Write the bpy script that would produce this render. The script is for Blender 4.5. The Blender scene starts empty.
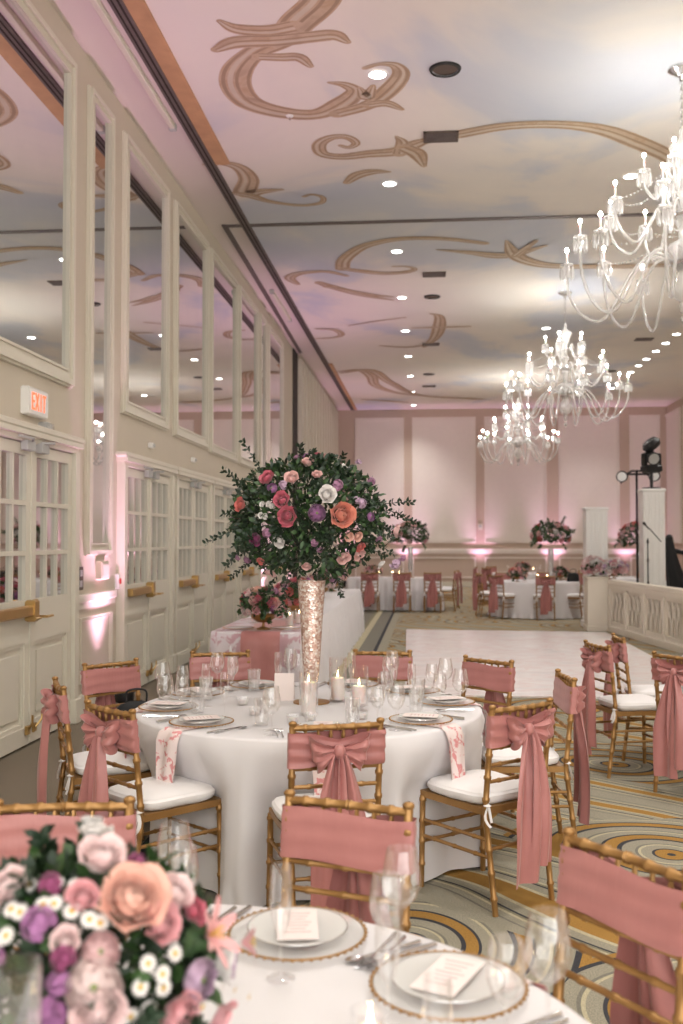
import bpy, math, random
from mathutils import Vector, Matrix, Euler
S = bpy.context.scene
COL = S.collection
PI = math.pi
rnd = random.Random(7)

# ------------------------------------------------------------------ materials
def rgb(r, g, b):
    f = lambda c: (c/255/12.92) if c/255 <= .04045 else ((c/255+.055)/1.055)**2.4
    return (f(r), f(g), f(b), 1)
def new_mat(name):
    m = bpy.data.materials.new(name); m.use_nodes = True
    nt = m.node_tree
    return m, nt, nt.nodes['Principled BSDF'], nt.nodes['Material Output']
def sock(nt, n, i, v): 
    if isinstance(v, bpy.types.NodeSocket): nt.links.new(v, n.inputs[i])
    else: n.inputs[i].default_value = v
def node(nt, t, props=None, **ins):
    n = nt.nodes.new(t)
    for k, v in (props or {}).items(): setattr(n, k, v)
    for k, v in ins.items(): sock(nt, n, k.replace('_', ' ') if k.replace('_', ' ') in n.inputs else k, v)
    return n
def ramp(nt, fac, stops, interp='LINEAR'):
    n = nt.nodes.new('ShaderNodeValToRGB'); n.color_ramp.interpolation = interp
    e = n.color_ramp.elements
    while len(e) < len(stops): e.new(.5)
    for i, (p, c) in enumerate(stops): e[i].position = p; e[i].color = c
    nt.links.new(fac, n.inputs[0]); return n.outputs[0]
def noise(nt, scale, detail=3, vec=None, dist=0):
    n = node(nt, 'ShaderNodeTexNoise', None, Scale=scale, Detail=detail, Distortion=dist)
    if vec is not None: nt.links.new(vec, n.inputs['Vector'])
    return n
def mapping(nt, scale=(1,1,1), rot=(0,0,0), loc=(0,0,0)):
    tc = nt.nodes.new('ShaderNodeTexCoord'); mp = nt.nodes.new('ShaderNodeMapping')
    nt.links.new(tc.outputs['Object'], mp.inputs[0])
    mp.inputs['Scale'].default_value = scale; mp.inputs['Rotation'].default_value = rot; mp.inputs['Location'].default_value = loc
    return mp.outputs[0]
def mixc(nt, f, a, b):
    n = nt.nodes.new('ShaderNodeMix'); n.data_type = 'RGBA'
    sock(nt, n, 0, f); sock(nt, n, 6, a); sock(nt, n, 7, b); return n.outputs[2]
def math_(nt, op, a, b=None):
    n = nt.nodes.new('ShaderNodeMath'); n.operation = op
    sock(nt, n, 0, a)
    if b is not None: sock(nt, n, 1, b)
    return n.outputs[0]
def bump(nt, bs, h, strength=.3, dist=.01):
    n = node(nt, 'ShaderNodeBump', None, Strength=strength, Distance=dist, Height=h)
    nt.links.new(n.outputs[0], bs.inputs['Normal'])
M = {}
def plain(name, col, rough=.5, metal=0, var=.06, vscale=6, sheen=0, spec=.5, bumps=0, bscale=200):
    m, nt, bs, o = new_mat(name)
    n = noise(nt, vscale, 3, mapping(nt))
    c2 = tuple(max(0, c*(1-var*2)) for c in col[:3])+(1,)
    nt.links.new(mixc(nt, n.outputs[0], col, c2), bs.inputs['Base Color'])
    bs.inputs['Roughness'].default_value = rough; bs.inputs['Metallic'].default_value = metal
    bs.inputs['Specular IOR Level'].default_value = spec
    if sheen: bs.inputs['Sheen Weight'].default_value = sheen
    if bumps: bump(nt, bs, noise(nt, bscale, 2, mapping(nt)).outputs[0], bumps, .002)
    M[name] = m; return m
def emis(name, col, st):
    m, nt, bs, o = new_mat(name)
    e = node(nt, 'ShaderNodeEmission', None, Color=col, Strength=st); nt.links.new(e.outputs[0], o.inputs[0])
    nt.nodes.remove(bs); M[name] = m; return m
def thin_glass(name, tint=(1,1,1,1), boost=.06, rough=.02, white=0, scale=1.0):
    m, nt, bs, o = new_mat(name); nt.nodes.remove(bs)
    tr = node(nt, 'ShaderNodeBsdfTransparent', None, Color=tint)
    gl = node(nt, 'ShaderNodeBsdfGlossy', None, Roughness=rough, Color=(1,1,1,1))
    lw = node(nt, 'ShaderNodeLayerWeight', None, Blend=.25)
    f = math_(nt, 'ADD', math_(nt, 'MULTIPLY', lw.outputs['Facing'], scale), boost)
    mx = nt.nodes.new('ShaderNodeMixShader'); nt.links.new(f, mx.inputs[0])
    nt.links.new(tr.outputs[0], mx.inputs[1]); nt.links.new(gl.outputs[0], mx.inputs[2])
    out = mx.outputs[0]
    if white:
        df = node(nt, 'ShaderNodeBsdfTranslucent', None, Color=(.95,.94,.92,1))
        dd = node(nt, 'ShaderNodeBsdfDiffuse', None, Color=(.95,.94,.92,1))
        ad = nt.nodes.new('ShaderNodeMixShader'); ad.inputs[0].default_value = .5
        nt.links.new(df.outputs[0], ad.inputs[1]); nt.links.new(dd.outputs[0], ad.inputs[2])
        m2 = nt.nodes.new('ShaderNodeMixShader'); m2.inputs[0].default_value = white
        nt.links.new(out, m2.inputs[1]); nt.links.new(ad.outputs[0], m2.inputs[2]); out = m2.outputs[0]
    nt.links.new(out, o.inputs[0]); M[name] = m; return m

plain('wall_paint', rgb(208,198,180), .7, var=.02)
plain('cream_paint', rgb(222,216,200), .45, var=.02)
plain('panel_cloth', rgb(240,230,222), .8, var=.03, bumps=.1, bscale=60)
plain('far_paint', rgb(204,184,168), .8, var=.03)
plain('gold', rgb(172,130,78), .38, .5, var=.12, vscale=18)
plain('gold_dark', rgb(168,112,54), .4, .55, var=.12)
plain('brass', rgb(206,170,110), .3, .8, var=.1)
plain('grey_metal', rgb(190,190,188), .45, .2, var=.04)
plain('cushion', rgb(240,236,234), .8, var=.02, sheen=.2)
plain('linen', rgb(226,222,223), .62, var=.015, sheen=.15, bumps=.08, bscale=300)
plain('white_gloss', rgb(236,234,230), .35, var=.01)
plain('baluster_paint', rgb(226,216,200), .5, var=.03)
plain('black_plastic', rgb(24,24,26), .5, var=.1)
plain('black_cloth', rgb(16,17,20), .7, var=.1, sheen=.1)
plain('skin', rgb(214,170,146), .55, var=.05)
plain('hair', rgb(22,16,14), .6, var=.1)
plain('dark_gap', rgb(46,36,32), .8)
plain('vent_brown', rgb(96,82,72), .6)
plain('track_metal', rgb(124,112,108), .55, .3, var=.25, vscale=9)
plain('track_wood', rgb(214,168,124), .55, var=.2, vscale=5)
plain('wax', rgb(246,232,226), .5, var=.01)
M['wax'].node_tree.nodes['Principled BSDF'].inputs['Subsurface Weight'].default_value = .3
plain('card', rgb(240,226,222), .7, var=.01)
plain('menu_print', rgb(196,150,150), .7)
plain('silver', rgb(226,226,228), .18, 1, var=.02)
plain('exit_red', rgb(200,40,30), .5)
plain('plate', rgb(244,242,240), .2, var=.01)
plain('leaf', rgb(36,60,36), .5, var=.3, vscale=9)
plain('leaf_light', rgb(66,98,52), .5, var=.25, vscale=12)
plain('stem', rgb(62,84,44), .6)
for n_, c_ in dict(coral=(216,112,104), hotpink=(204,102,120), violet=(172,112,162), coralr=(230,146,124), white=(240,234,230), mauve=(172,122,152),
                   lav=(196,164,188), magenta=(150,66,110), pale=(232,186,180), peach=(240,190,172), blush=(244,216,214), pink=(232,170,174),
                   lily=(232,170,170), ran=(250,228,224), ranp=(246,208,208), pollen=(220,176,60), ran_eye=(128,140,84), dried=(150,110,60)).items():
    plain('petal_'+n_, rgb(*c_), .6, var=.1, vscale=25, sheen=.2)
    M['petal_'+n_].node_tree.nodes['Principled BSDF'].inputs['Subsurface Weight'].default_value = 0.0
emis('downlight_glow', (1,.97,.93,1), 14)
emis('bulb_glow', (1,.96,.91,1), 290)
emis('flame', (1,.72,.36,1), 30)
emis('exit_glow', (1,.16,.07,1), 1.5)
emis('led_glow', (1,.45,.85,1), 4)
thin_glass('glass', boost=.045, scale=.6)
thin_glass('charger_glass', boost=.03, rough=.05, white=.35, scale=.15)
thin_glass('plate_glass', boost=.04, rough=.08, white=.75, scale=.12)
thin_glass('crystal', boost=.27, rough=.06, white=.36, scale=.7)
thin_glass('cut_glass', boost=.12, rough=.05, white=.05, scale=.7)

def satin():
    m, nt, bs, o = new_mat('satin_pink')
    v = mapping(nt)
    n1 = noise(nt, 9, 3, v); 
    nt.links.new(mixc(nt, n1.outputs[0], rgb(188,126,121), rgb(164,104,100)), bs.inputs['Base Color'])
    bs.inputs['Roughness'].default_value = .42; bs.inputs['Sheen Weight'].default_value = .25
    n2 = noise(nt, 60, 3, mapping(nt, (1,1,.15)), .4)
    bump(nt, bs, n2.outputs[0], .25, .004)
    M['satin'] = m
satin()
def floral(name, base, fig, scale=26, cut=.5):
    m, nt, bs, o = new_mat(name)
    v = mapping(nt)
    n1 = noise(nt, scale, 4, v, .6)
    f = ramp(nt, n1.outputs[0], [(cut, (0,0,0,1)), (cut+.06, (1,1,1,1))])
    nt.links.new(mixc(nt, f, base, fig), bs.inputs['Base Color']); bs.inputs['Roughness'].default_value = .7
    M[name] = m
floral('napkin_floral', rgb(240,224,220), rgb(222,150,150), 26, .53)
floral('lace_floral', rgb(206,196,200), rgb(186,150,156), 9, .5)
floral('menu_floral', rgb(240,234,232), rgb(214,160,160), 40, .56)
def mirror(name, col, r=.015):
    m, nt, bs, o = new_mat(name)
    n = noise(nt, 3, 2, mapping(nt))
    nt.links.new(mixc(nt, n.outputs[0], col, tuple(c*.93 for c in col[:3])+(1,)), bs.inputs['Base Color'])
    bs.inputs['Metallic'].default_value = 1; bs.inputs['Roughness'].default_value = r; M[name] = m
mirror('mirror', (.88,.89,.88,1)); mirror('pane_mirror', (.8,.81,.79,1), .03)
def carpet():
    m, nt, bs, o = new_mat('carpet')
    v = mapping(nt)
    nz = noise(nt, .35, 2, v)
    vm = nt.nodes.new('ShaderNodeVectorMath'); vm.operation = 'SCALE'; nt.links.new(nz.outputs['Color'], vm.inputs[0]); vm.inputs['Scale'].default_value = .9
    va = nt.nodes.new('ShaderNodeVectorMath'); va.operation = 'ADD'; nt.links.new(v, va.inputs[0]); nt.links.new(vm.outputs[0], va.inputs[1])
    def vor(scale, rnd_=.75):
        n = nt.nodes.new('ShaderNodeTexVoronoi'); n.voronoi_dimensions = '2D'; nt.links.new(va.outputs[0], n.inputs['Vector']); n.inputs['Scale'].default_value = scale
        n.inputs['Randomness'].default_value = rnd_; return n
    vo = vor(.78)
    navy, gold, cream, grey, beige, oliv = rgb(70,70,74), rgb(170,130,70), rgb(196,186,156), rgb(134,130,118), rgb(162,156,138), rgb(142,136,114)
    fr = math_(nt, 'FRACT', math_(nt, 'MULTIPLY', vo.outputs['Distance'], 5.2))
    rings = ramp(nt, fr, [(0, navy), (.09, gold), (.34, navy), (.40, beige), (.62, cream), (.68, grey), (.74, beige), (.93, beige)], 'CONSTANT')
    wv = nt.nodes.new('ShaderNodeTexWave'); wv.wave_type = 'BANDS'; wv.bands_direction = 'DIAGONAL'
    nt.links.new(va.outputs[0], wv.inputs['Vector']); wv.inputs['Scale'].default_value = .9; wv.inputs['Distortion'].default_value = 1.5; wv.inputs['Detail'].default_value = 0
    str_ = ramp(nt, wv.outputs['Fac'], [(0, beige), (.2, grey), (.26, beige), (.45, cream), (.53, oliv), (.6, navy), (.66, beige), (.86, cream), (.92, gold)], 'CONSTANT')
    mk = ramp(nt, math_(nt, 'FRACT', math_(nt, 'MULTIPLY', vo.outputs['Color'], 3.7)), [(0, (0,0,0,1)), (.45, (1,1,1,1))], 'CONSTANT')
    near = ramp(nt, vo.outputs['Distance'], [(0, (1,1,1,1)), (.62, (0,0,0,1))], 'CONSTANT')
    pat = mixc(nt, near, str_, mixc(nt, mk, str_, rings))
    # plain aisle beside the doors, with a striped border
    sx = nt.nodes.new('ShaderNodeSeparateXYZ'); nt.links.new(v, sx.inputs[0])
    t = node(nt, 'ShaderNodeMapRange', None, Value=sx.outputs[0]); t.inputs[1].default_value = -2.0; t.inputs[2].default_value = -.6
    taupe = rgb(134,124,108)
    bz = ramp(nt, t.outputs[0], [(0, taupe), (.32, navy), (.38, grey), (.55, oliv), (.6, cream), (.68, grey), (.84, navy), (.88, beige)], 'CONSTANT')
    sel = ramp(nt, t.outputs[0], [(0, (0,0,0,1)), (.98, (1,1,1,1))], 'CONSTANT')
    c = mixc(nt, sel, bz, pat)
    fine = noise(nt, 160, 2, v)
    f2 = ramp(nt, fine.outputs[0], [(.3, (.62,.62,.62,1)), (.7, (1.1,1.1,1.1,1))])
    mu = nt.nodes.new('ShaderNodeMix'); mu.data_type = 'RGBA'; mu.blend_type = 'MULTIPLY'; mu.inputs[0].default_value = 1
    nt.links.new(c, mu.inputs[6]); nt.links.new(f2, mu.inputs[7]); nt.links.new(mu.outputs[2], bs.inputs['Base Color'])
    bs.inputs['Roughness'].default_value = .95; bs.inputs['Specular IOR Level'].default_value = .1
    bump(nt, bs, fine.outputs[0], .4, .004); M['carpet'] = m
carpet()
def sky():
    m, nt, bs, o = new_mat('ceiling_mural')
    n = noise(nt, .32, 5, mapping(nt, (1, .8, 1), loc=(3.1, 1.7, 0)), .5)
    c = ramp(nt, n.outputs[0], [(.3, rgb(234,229,221)), (.45, rgb(238,231,221)), (.53, rgb(232,226,218)), (.6, rgb(209,211,216)), (.74, rgb(192,199,213))])
    # painted clouds fade to plain plaster beside the left wall
    sx = nt.nodes.new('ShaderNodeSeparateXYZ'); nt.links.new(mapping(nt), sx.inputs[0])
    t = ramp(nt, math_(nt, 'MULTIPLY', math_(nt, 'ADD', sx.outputs[0], 2.75), 1.0), [(0, (0,0,0,1)), (.06, (1,1,1,1))])
    nt.links.new(mixc(nt, t, rgb(222,212,204), c), bs.inputs['Base Color']); bs.inputs['Roughness'].default_value = .8; M['mural'] = m
    m, nt, bs, o = new_mat('mural_scroll')
    n = noise(nt, 3, 4, mapping(nt, (1,1,1)), .8)
    nt.links.new(ramp(nt, n.outputs[0], [(.3, rgb(180,156,132)), (.5, rgb(204,182,156)), (.62, rgb(192,164,134)), (.75, rgb(214,198,176))]), bs.inputs['Base Color'])
    bs.inputs['Roughness'].default_value = .85; M['scroll'] = m
    plain('scroll_dark', rgb(182,156,130), .85, var=.15, vscale=4); plain('scroll_light', rgb(222,208,188), .85, var=.12, vscale=4)
sky()
def dance():
    m, nt, bs, o = new_mat('dance_floor')
    n = noise(nt, .9, 6, mapping(nt, (1,2.5,1)), 2.2)
    c = ramp(nt, n.outputs[0], [(.4, rgb(240,236,234)), (.5, rgb(234,216,214)), (.53, rgb(240,236,234)), (.66, rgb(226,220,220))])
    nt.links.new(c, bs.inputs['Base Color']); bs.inputs['Roughness'].default_value = .22; M['dance'] = m
dance()

# ------------------------------------------------------------------ mesh builder
class MB:
    def __init__(s): s.v = []; s.f = []; s.m = []; s.cur = 0
    def add(s, vs, fs):
        b = len(s.v); s.v += [tuple(p) for p in vs]; s.f += [tuple(i+b for i in f) for f in fs]; s.m += [s.cur]*len(fs); return s
    def box(s, x0, x1, y0, y1, z0, z1, bev=0, mat=None):
        if bev:
            b = bev; P = []
            for z, k in ((z0, b), (z0+b, 0), (z1-b, 0), (z1, b)):
                P += [(x0+k, y0+k, z), (x1-k, y0+k, z), (x1-k, y1-k, z), (x0+k, y1-k, z)]
            F = [(3,2,1,0), (12,13,14,15)]
            for L in range(3):
                for i in range(4): j = (i+1) % 4; F.append((L*4+i, L*4+j, L*4+4+j, L*4+4+i))
        else:
            P = [(x, y, z) for z in (z0, z1) for x, y in ((x0,y0),(x1,y0),(x1,y1),(x0,y1))]
            F = [(3,2,1,0), (4,5,6,7), (0,1,5,4), (1,2,6,5), (2,3,7,6), (3,0,4,7)]
        if mat is not None: P = [mat @ Vector(p) for p in P]
        return s.add(P, F)
    def lathe(s, prof, n=20, loc=(0,0,0), mat=None, cap=False, fl=0):
        P = []; F = []
        for r, z in prof:
            for i in range(n):
                a = 2*PI*i/n; rr = r*(1+(fl if i % 2 else -fl)); P.append(Vector((rr*math.cos(a), rr*math.sin(a), z)))
        for k in range(len(prof)-1):
            for i in range(n):
                j = (i+1) % n; F.append((k*n+i, k*n+j, (k+1)*n+j, (k+1)*n+i))
        if cap: F.append(tuple(range(n-1, -1, -1))); F.append(tuple((len(prof)-1)*n+i for i in range(n)))
        P = [(mat @ p if mat is not None else p)+Vector(loc) for p in P]
        return s.add(P, F)
    def tube(s, pts, rad, n=8, closed=False, caps=True):
        pts = [Vector(p) for p in pts]; N = len(pts)
        if not isinstance(rad, (list, tuple)): rad = [rad]*N
        P = []; F = []; up = None
        for i, p in enumerate(pts):
            a = pts[(i-1) % N] if (closed or i) else pts[0]; b = pts[(i+1) % N] if (closed or i < N-1) else pts[-1]
            d = (b-a); d = d.normalized() if d.length > 1e-9 else Vector((0,0,1))
            if up is None: up = Vector((0,0,1)) if abs(d.z) < .9 else Vector((0,1,0))
            x = d.cross(up)
            x = x.normalized() if x.length > 1e-6 else d.orthogonal().normalized()
            up = x.cross(d)
            for k in range(n):
                t = 2*PI*k/n; P.append(p + x*(rad[i]*math.cos(t)) + up*(rad[i]*math.sin(t)))
        for i in range(N if closed else N-1):
            for k in range(n):
                l = (k+1) % n; j = (i+1) % N; F.append((i*n+k, j*n+k, j*n+l, i*n+l))
        if caps and not closed: F.append(tuple(range(n))); F.append(tuple((N-1)*n+k for k in range(n-1, -1, -1)))
        return s.add(P, F)
    def grid(s, fn, nu, nv, wrap=False):
        P = [fn(i/nu, j/nv) for j in range(nv+1) for i in range(nu if wrap else nu+1)]
        w = nu if wrap else nu+1; F = []
        for j in range(nv):
            for i in range(nu):
                k = (i+1) % w if wrap else i+1
                F.append((j*w+i, j*w+k, (j+1)*w+k, (j+1)*w+i))
        return s.add(P, F)
    def build(s, name, mat, parent=None, smooth=True, ang=40, loc=None):
        me = bpy.data.meshes.new(name); me.from_pydata([tuple(p) for p in s.v], [], s.f)
        for m_ in (mat if isinstance(mat, (list, tuple)) else [mat]): me.materials.append(M[m_])
        if any(s.m): me.polygons.foreach_set('material_index', s.m)
        if smooth:
            me.polygons.foreach_set('use_smooth', [True]*len(me.polygons)); me.set_sharp_from_angle(angle=math.radians(ang))
        me.update()
        o = bpy.data.objects.new(name, me); COL.objects.link(o)
        if parent is not None: o.parent = parent
        if loc is not None: o.location = loc
        return o
def bez(p, n=16):
    p = [Vector(q) for q in p]; out = []          # Catmull-Rom through points
    q = [p[0]*2-p[1]]+p+[p[-1]*2-p[-2]]
    for i in range(1, len(q)-2):
        for k in range(n):
            t = k/n; a, b, c, d = q[i-1:i+3]
            out.append(.5*((2*b)+(c-a)*t+(2*a-5*b+4*c-d)*t*t+(3*b-a-3*c+d)*t**3))
    out.append(p[-1]); return out
def tag(o, label=None, cat=None, group=None, kind=None):
    if label: o['label'] = label
    if cat: o['category'] = cat
    if group: o['group'] = group
    if kind: o['kind'] = kind
    return o
def empty(name, loc=(0,0,0), rz=0, label=None, cat=None, group=None, kind=None):
    o = bpy.data.objects.new(name, None); o.empty_display_size = .1; COL.objects.link(o)
    o.location = loc; o.rotation_euler = (0,0,rz); return tag(o, label, cat, group, kind)
KIDS = {}
def kids(o):
    if o.name not in KIDS: KIDS[o.name] = list(o.children)
    return KIDS[o.name]
def copy_tree(o, parent=None):
    c = o.copy(); COL.objects.link(c); c.parent = parent
    for ch in kids(o): copy_tree(ch, c)
    return c
class Proto:            # first use takes the prototype itself, later uses copies
    def __init__(s, maker): s.maker = maker; s.o = None
    def put(s, loc, rz=0, label=None, group=None, scale=None, cat=None):
        if s.o is None: s.o = o = s.maker()
        else: o = copy_tree(s.o)
        o.location = loc; o.rotation_euler = (0,0,rz)
        if scale: o.scale = (scale,)*3
        if label: o['label'] = label
        if group: o['group'] = group
        if cat: o['category'] = cat
        return o
# ------------------------------------------------------------------ the room
XL, XR, YB, YF, ZC = -3.25, 8.3, -5.0, 35.5, 6.3
tag(MB().box(XL-.2, XR+.2, YB, YF+.2, -.1, 0).build('floor', 'carpet', smooth=False), kind='structure')
SC = [[(-0.83,8.01,0.25),(-0.91,8.41,0.22),(-1.15,8.75,0.22),(-1.35,9.05,0.18),(-1.64,9.27,0.16),(-1.87,9.61,0.2),(-1.95,9.99,0.21),(-1.87,10.36,0.2),(-1.58,10.61,0.18),(-1.21,10.69,0.16),(-0.9,10.44,0.18),(-0.75,10.17,0.12),(-0.84,10.01,0.08),(-0.99,9.95,0.03)],[(-1.85,8.67,0.04),(-1.72,8.82,0.11),(-1.45,8.88,0.13),(-1.2,8.82,0.13)],[(-1.99,9.18,0.07),(-1.77,9.06,0.14),(-1.39,9.06,0.14),(-1.06,9.02,0.13),(-0.85,9.01,0.12),(-0.74,9.14,0.05)],[(-1.61,9.35,0.09),(-1.4,9.38,0.1),(-1.23,9.4,0.1),(-1.14,9.58,0.05)],[(-0.97,10.69,0.13),(-0.62,10.5,0.13),(-0.39,10.17,0.15),(-0.26,9.84,0.12),(-0.31,9.64,0.08),(-0.46,9.6,0.04),(-0.61,9.67,0.04)],[(-0.62,10.5,0.1),(-0.43,10.48,0.1),(-0.27,10.64,0.04)],[(-0.69,10.1,0.04),(-0.63,10.31,0.12),(-0.55,10.06,0.04)],[(-1.02,11.56,0.04),(-0.92,11.63,0.06),(-0.83,11.51,0.07),(-0.92,11.33,0.08),(-1.1,11.32,0.09),(-1.26,11.51,0.11),(-1.25,11.8,0.11),(-1.02,11.91,0.12),(-0.7,11.85,0.14),(-0.38,11.81,0.16),(-0.17,11.63,0.15),(-0.01,11.51,0.11),(0.29,11.36,0.12),(0.6,11.29,0.12)],[(-0.33,11.88,0.11),(-0.29,11.55,0.1),(-0.35,11.36,0.03)],[(-0.27,11.69,0.14),(-0.12,11.9,0.15),(-0.04,12.29,0.05)],[(-1.04,12.78,0.07),(-0.88,12.53,0.13),(-0.68,12.43,0.11),(-0.48,12.45,0.04)],[(0.36,11.36,0.14),(0.88,11.18,0.13),(1.44,11.18,0.13),(1.96,11.36,0.16),(2.43,11.75,0.18),(2.88,12.2,0.17),(3.39,12.82,0.14)],[(-2.75,12.0,0.03),(-2.51,11.98,0.09),(-2.33,12.16,0.13),(-2.29,12.56,0.17),(-2.43,13.05,0.2),(-2.22,13.01,0.13),(-1.91,12.96,0.03)],[(-2.6,13.03,0.06),(-2.38,13.15,0.11),(-2.15,13.41,0.07),(-1.76,13.6,0.06),(-1.47,13.53,0.06),(-1.41,13.31,0.05),(-1.54,13.18,0.04),(-1.66,13.25,0.04)],[(-1.45,16.87,0.16),(-1.39,16.41,0.16),(-1.22,15.97,0.15),(-0.97,15.57,0.14),(-0.53,15.29,0.12),(-0.05,15.25,0.11),(0.42,15.37,0.1),(0.9,15.61,0.09)],[(-1.43,16.87,0.11),(-1.17,17.03,0.12),(-0.76,17.23,0.12),(-0.38,17.18,0.11),(-0.22,17.0,0.07),(-0.35,16.83,0.05),(-0.58,16.81,0.04)],[(-1.41,17.33,0.06),(-1.66,17.07,0.09),(-1.86,17.01,0.1),(-2.22,17.1,0.12),(-2.43,17.39,0.13),(-2.35,17.82,0.07)],[(-1.95,17.75,0.11),(-1.6,18.26,0.15),(-1.12,18.82,0.12),(-0.66,19.18,0.03)],[(-1.71,21.39,0.03),(-1.05,20.99,0.04),(-0.46,20.69,0.04)],[(-2.44,21.64,0.05),(-2.05,21.8,0.1),(-1.94,22.34,0.1),(-2.2,22.66,0.07),(-2.7,22.69,0.04)],[(0.05,20.37,0.03),(0.24,20.66,0.13),(0.25,21.71,0.19),(0.16,22.87,0.16),(-0.09,23.94,0.06)],[(-0.35,21.73,0.03),(0.32,21.72,0.1),(0.9,21.68,0.07)],[(-1.12,23.66,0.06),(-0.46,23.91,0.09),(0.13,23.51,0.06)],[(-2.47,27.25,0.07),(-1.86,27.05,0.15),(-1.59,28.1,0.21),(-1.54,29.8,0.19),(-0.9,31.42,0.14),(0.37,32.35,0.08),(1.88,32.9,0.06)],[(-2.15,32.7,0.08),(-1.36,33.13,0.14),(-0.65,33.56,0.06)],[(0.14,15.87,0.02),(0.7,16.08,0.12),(1.28,16.3,0.19),(1.86,15.8,0.04)],[(1.22,15.48,0.03),(1.39,16.17,0.17),(1.63,16.63,0.19),(2.08,16.97,0.18),(2.94,17.1,0.16),(3.77,17.11,0.15),(4.56,17.0,0.13)],[(1.68,15.52,0.05),(1.44,16.32,0.12)],[(-1.85,18.03,0.08),(-1.06,18.69,0.08),(-0.65,18.92,0.03)],[(-2.4,27.44,0.06),(-1.54,27.1,0.19),(-1.08,29.31,0.18),(-0.21,31.94,0.13),(1.75,33.02,0.08)],]
def ceiling():
    b = MB().box(XL-.2, XR+.2, YB, YF+.2, ZC, ZC+.1)
    b.cur = 1
    for si, st in enumerate(SC):
        zo = ZC-.002-.0004*si
        pts = bez([(x, y, w) for x, y, w in st], 6); P = []; F = []; N = len(pts)
        def strip_(off, ww, zz, slot):
            P = []; F = []
            for i, p in enumerate(pts):
                a, c = pts[max(0, i-1)], pts[min(N-1, i+1)]
                d = Vector((c.x-a.x, c.y-a.y, 0)).normalized(); n = Vector((-d.y, d.x, 0)); w = max(.012, p.z)*.8
                m_ = Vector((p.x, p.y, zz))+n*w*off; P += [m_+n*w*ww, m_-n*w*ww]
            for i in range(N-1): F.append((2*i, 2*i+1, 2*i+3, 2*i+2))
            if slot == 1:
                for e in (0, N-1):
                    p = pts[e]; w = max(.012, p.z)*.8; c0 = len(P)
                    P += [Vector((p.x+w*math.cos(2*PI*k/12), p.y+w*math.sin(2*PI*k/12), zz+.0001)) for k in range(12)]; F.append(tuple(c0+k for k in range(12)))
            b.cur = slot; b.add(P, F)
        strip_(0, 1, zo, 1); strip_(.72, .12, zo-.0001, 2); strip_(-.1, .1, zo-.0001, 2); strip_(-.8, .1, zo-.0001, 2); strip_(.3, .16, zo-.0001, 3)
    o = b.build('ceiling', ['mural', 'scroll', 'scroll_dark', 'scroll_light'], smooth=False); tag(o, kind='structure')
ceiling()
def frame_rect(b, axis, at, u0, u1, z0, z1, w, d):
    """picture-frame moulding standing off a wall; axis 'x' = wall plane x=at, 'y' = wall plane y=at; two steps"""
    for ww, dd, ins in ((w, d*.5, 0), (w*.3, d, w*.12), (w*.14, d*.8, w*.84)):
        a0, a1, c0, c1 = u0+ins, u1-ins, z0+ins, z1-ins
        for (p0, p1, q0, q1) in ((a0, a1, c0, c0+ww), (a0, a1, c1-ww, c1), (a0, a0+ww, c0+ww, c1-ww), (a1-ww, a1, c0+ww, c1-ww)):
            if axis == 'x': b.box(min(at, at+dd), max(at, at+dd), p0, p1, q0, q1)
            else: b.box(p0, p1, min(at, at-dd), max(at, at-dd), q0, q1)
# left wall, with a dark recess where the folding partition is stored
b = MB().box(XL-.2, XL, YB, 23.75, 0, ZC).box(XL-.2, XL, 24.6, YF+.2, 0, ZC).box(XL-.6, XL-.2, 23.7, 24.65, 0, ZC)
tag(b.build('wall_left', 'wall_paint', smooth=False), kind='structure')
tag(MB().box(XL-.12, XL+.02, 23.76, 24.59, 0, ZC-.01).build('trim_3', 'dark_gap', smooth=False), kind='structure')  # dark slab closing the recess, its shade put into the colour
b = MB(); y = 24.7
while y < 34.6:                                           # ribbed folding wall panels beyond the recess
    b.box(XL, XL+.11, y, y+.5, .12, 6.2, .03); y += .75
tag(b.build('trim_4', 'cream_paint', smooth=False), kind='structure')
b = MB().box(XL-.2, XR+.2, YF, YF+.2, 0, ZC)
tag(b.build('wall_far', 'far_paint', smooth=False), kind='structure')
b = MB()
FP = [(-3.1,-2.85), (-2.6,-.85), (-.56,1.69), (1.99,4.16), (4.57,6.68), (7.02,8.07)]
for x0, x1 in FP[1:]: b.box(x0+.05, x1-.05, YF-.02, YF, 1.6, 5.98)
tag(b.build('trim_5', 'panel_cloth', smooth=False), kind='structure')
b = MB()
for x0, x1 in FP[1:]:
    frame_rect(b, 'y', YF, x0, x1, 1.54, 6.02, .09, .06)
b.box(XL, XR, YF-.07, YF, 1.22, 1.34, .01).box(XL, XR, YF-.05, YF, 1.16, 1.22)
for x0, x1 in FP[1:]: frame_rect(b, 'y', YF, x0, x1, .3, 1.05, .06, .04)
tag(b.build('trim_6', 'panel_cloth', smooth=False), kind='structure')
tag(MB().box(XL, XR, YF-.05, YF, 0, .18).build('baseboard_far', 'cream_paint', smooth=False), kind='structure')
tag(MB().box(XR, XR+.2, YB, YF+.2, 0, ZC).build('wall_right', 'far_paint', smooth=False), kind='structure')
b = MB(); y = 1.0
while y < 34:
    b.box(XR-.02, XR, y+.08, y+2.0, 1.6, 5.98); frame_rect(b, 'y', 0, 0, 0, 0, 0, 0, 0) if 0 else None
    for (p0, p1, q0, q1) in ((y, y+2.1, 1.54, 1.62), (y, y+2.1, 5.94, 6.02), (y, y+.08, 1.62, 5.94), (y+2.02, y+2.1, 1.62, 5.94)):
        b.box(XR-.06, XR, p0, p1, q0, q1)
    y += 2.5
b.box(XR-.07, XR, YB, YF, 1.22, 1.34)
tag(b.build('trim_7', 'panel_cloth', smooth=False), kind='structure')

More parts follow.
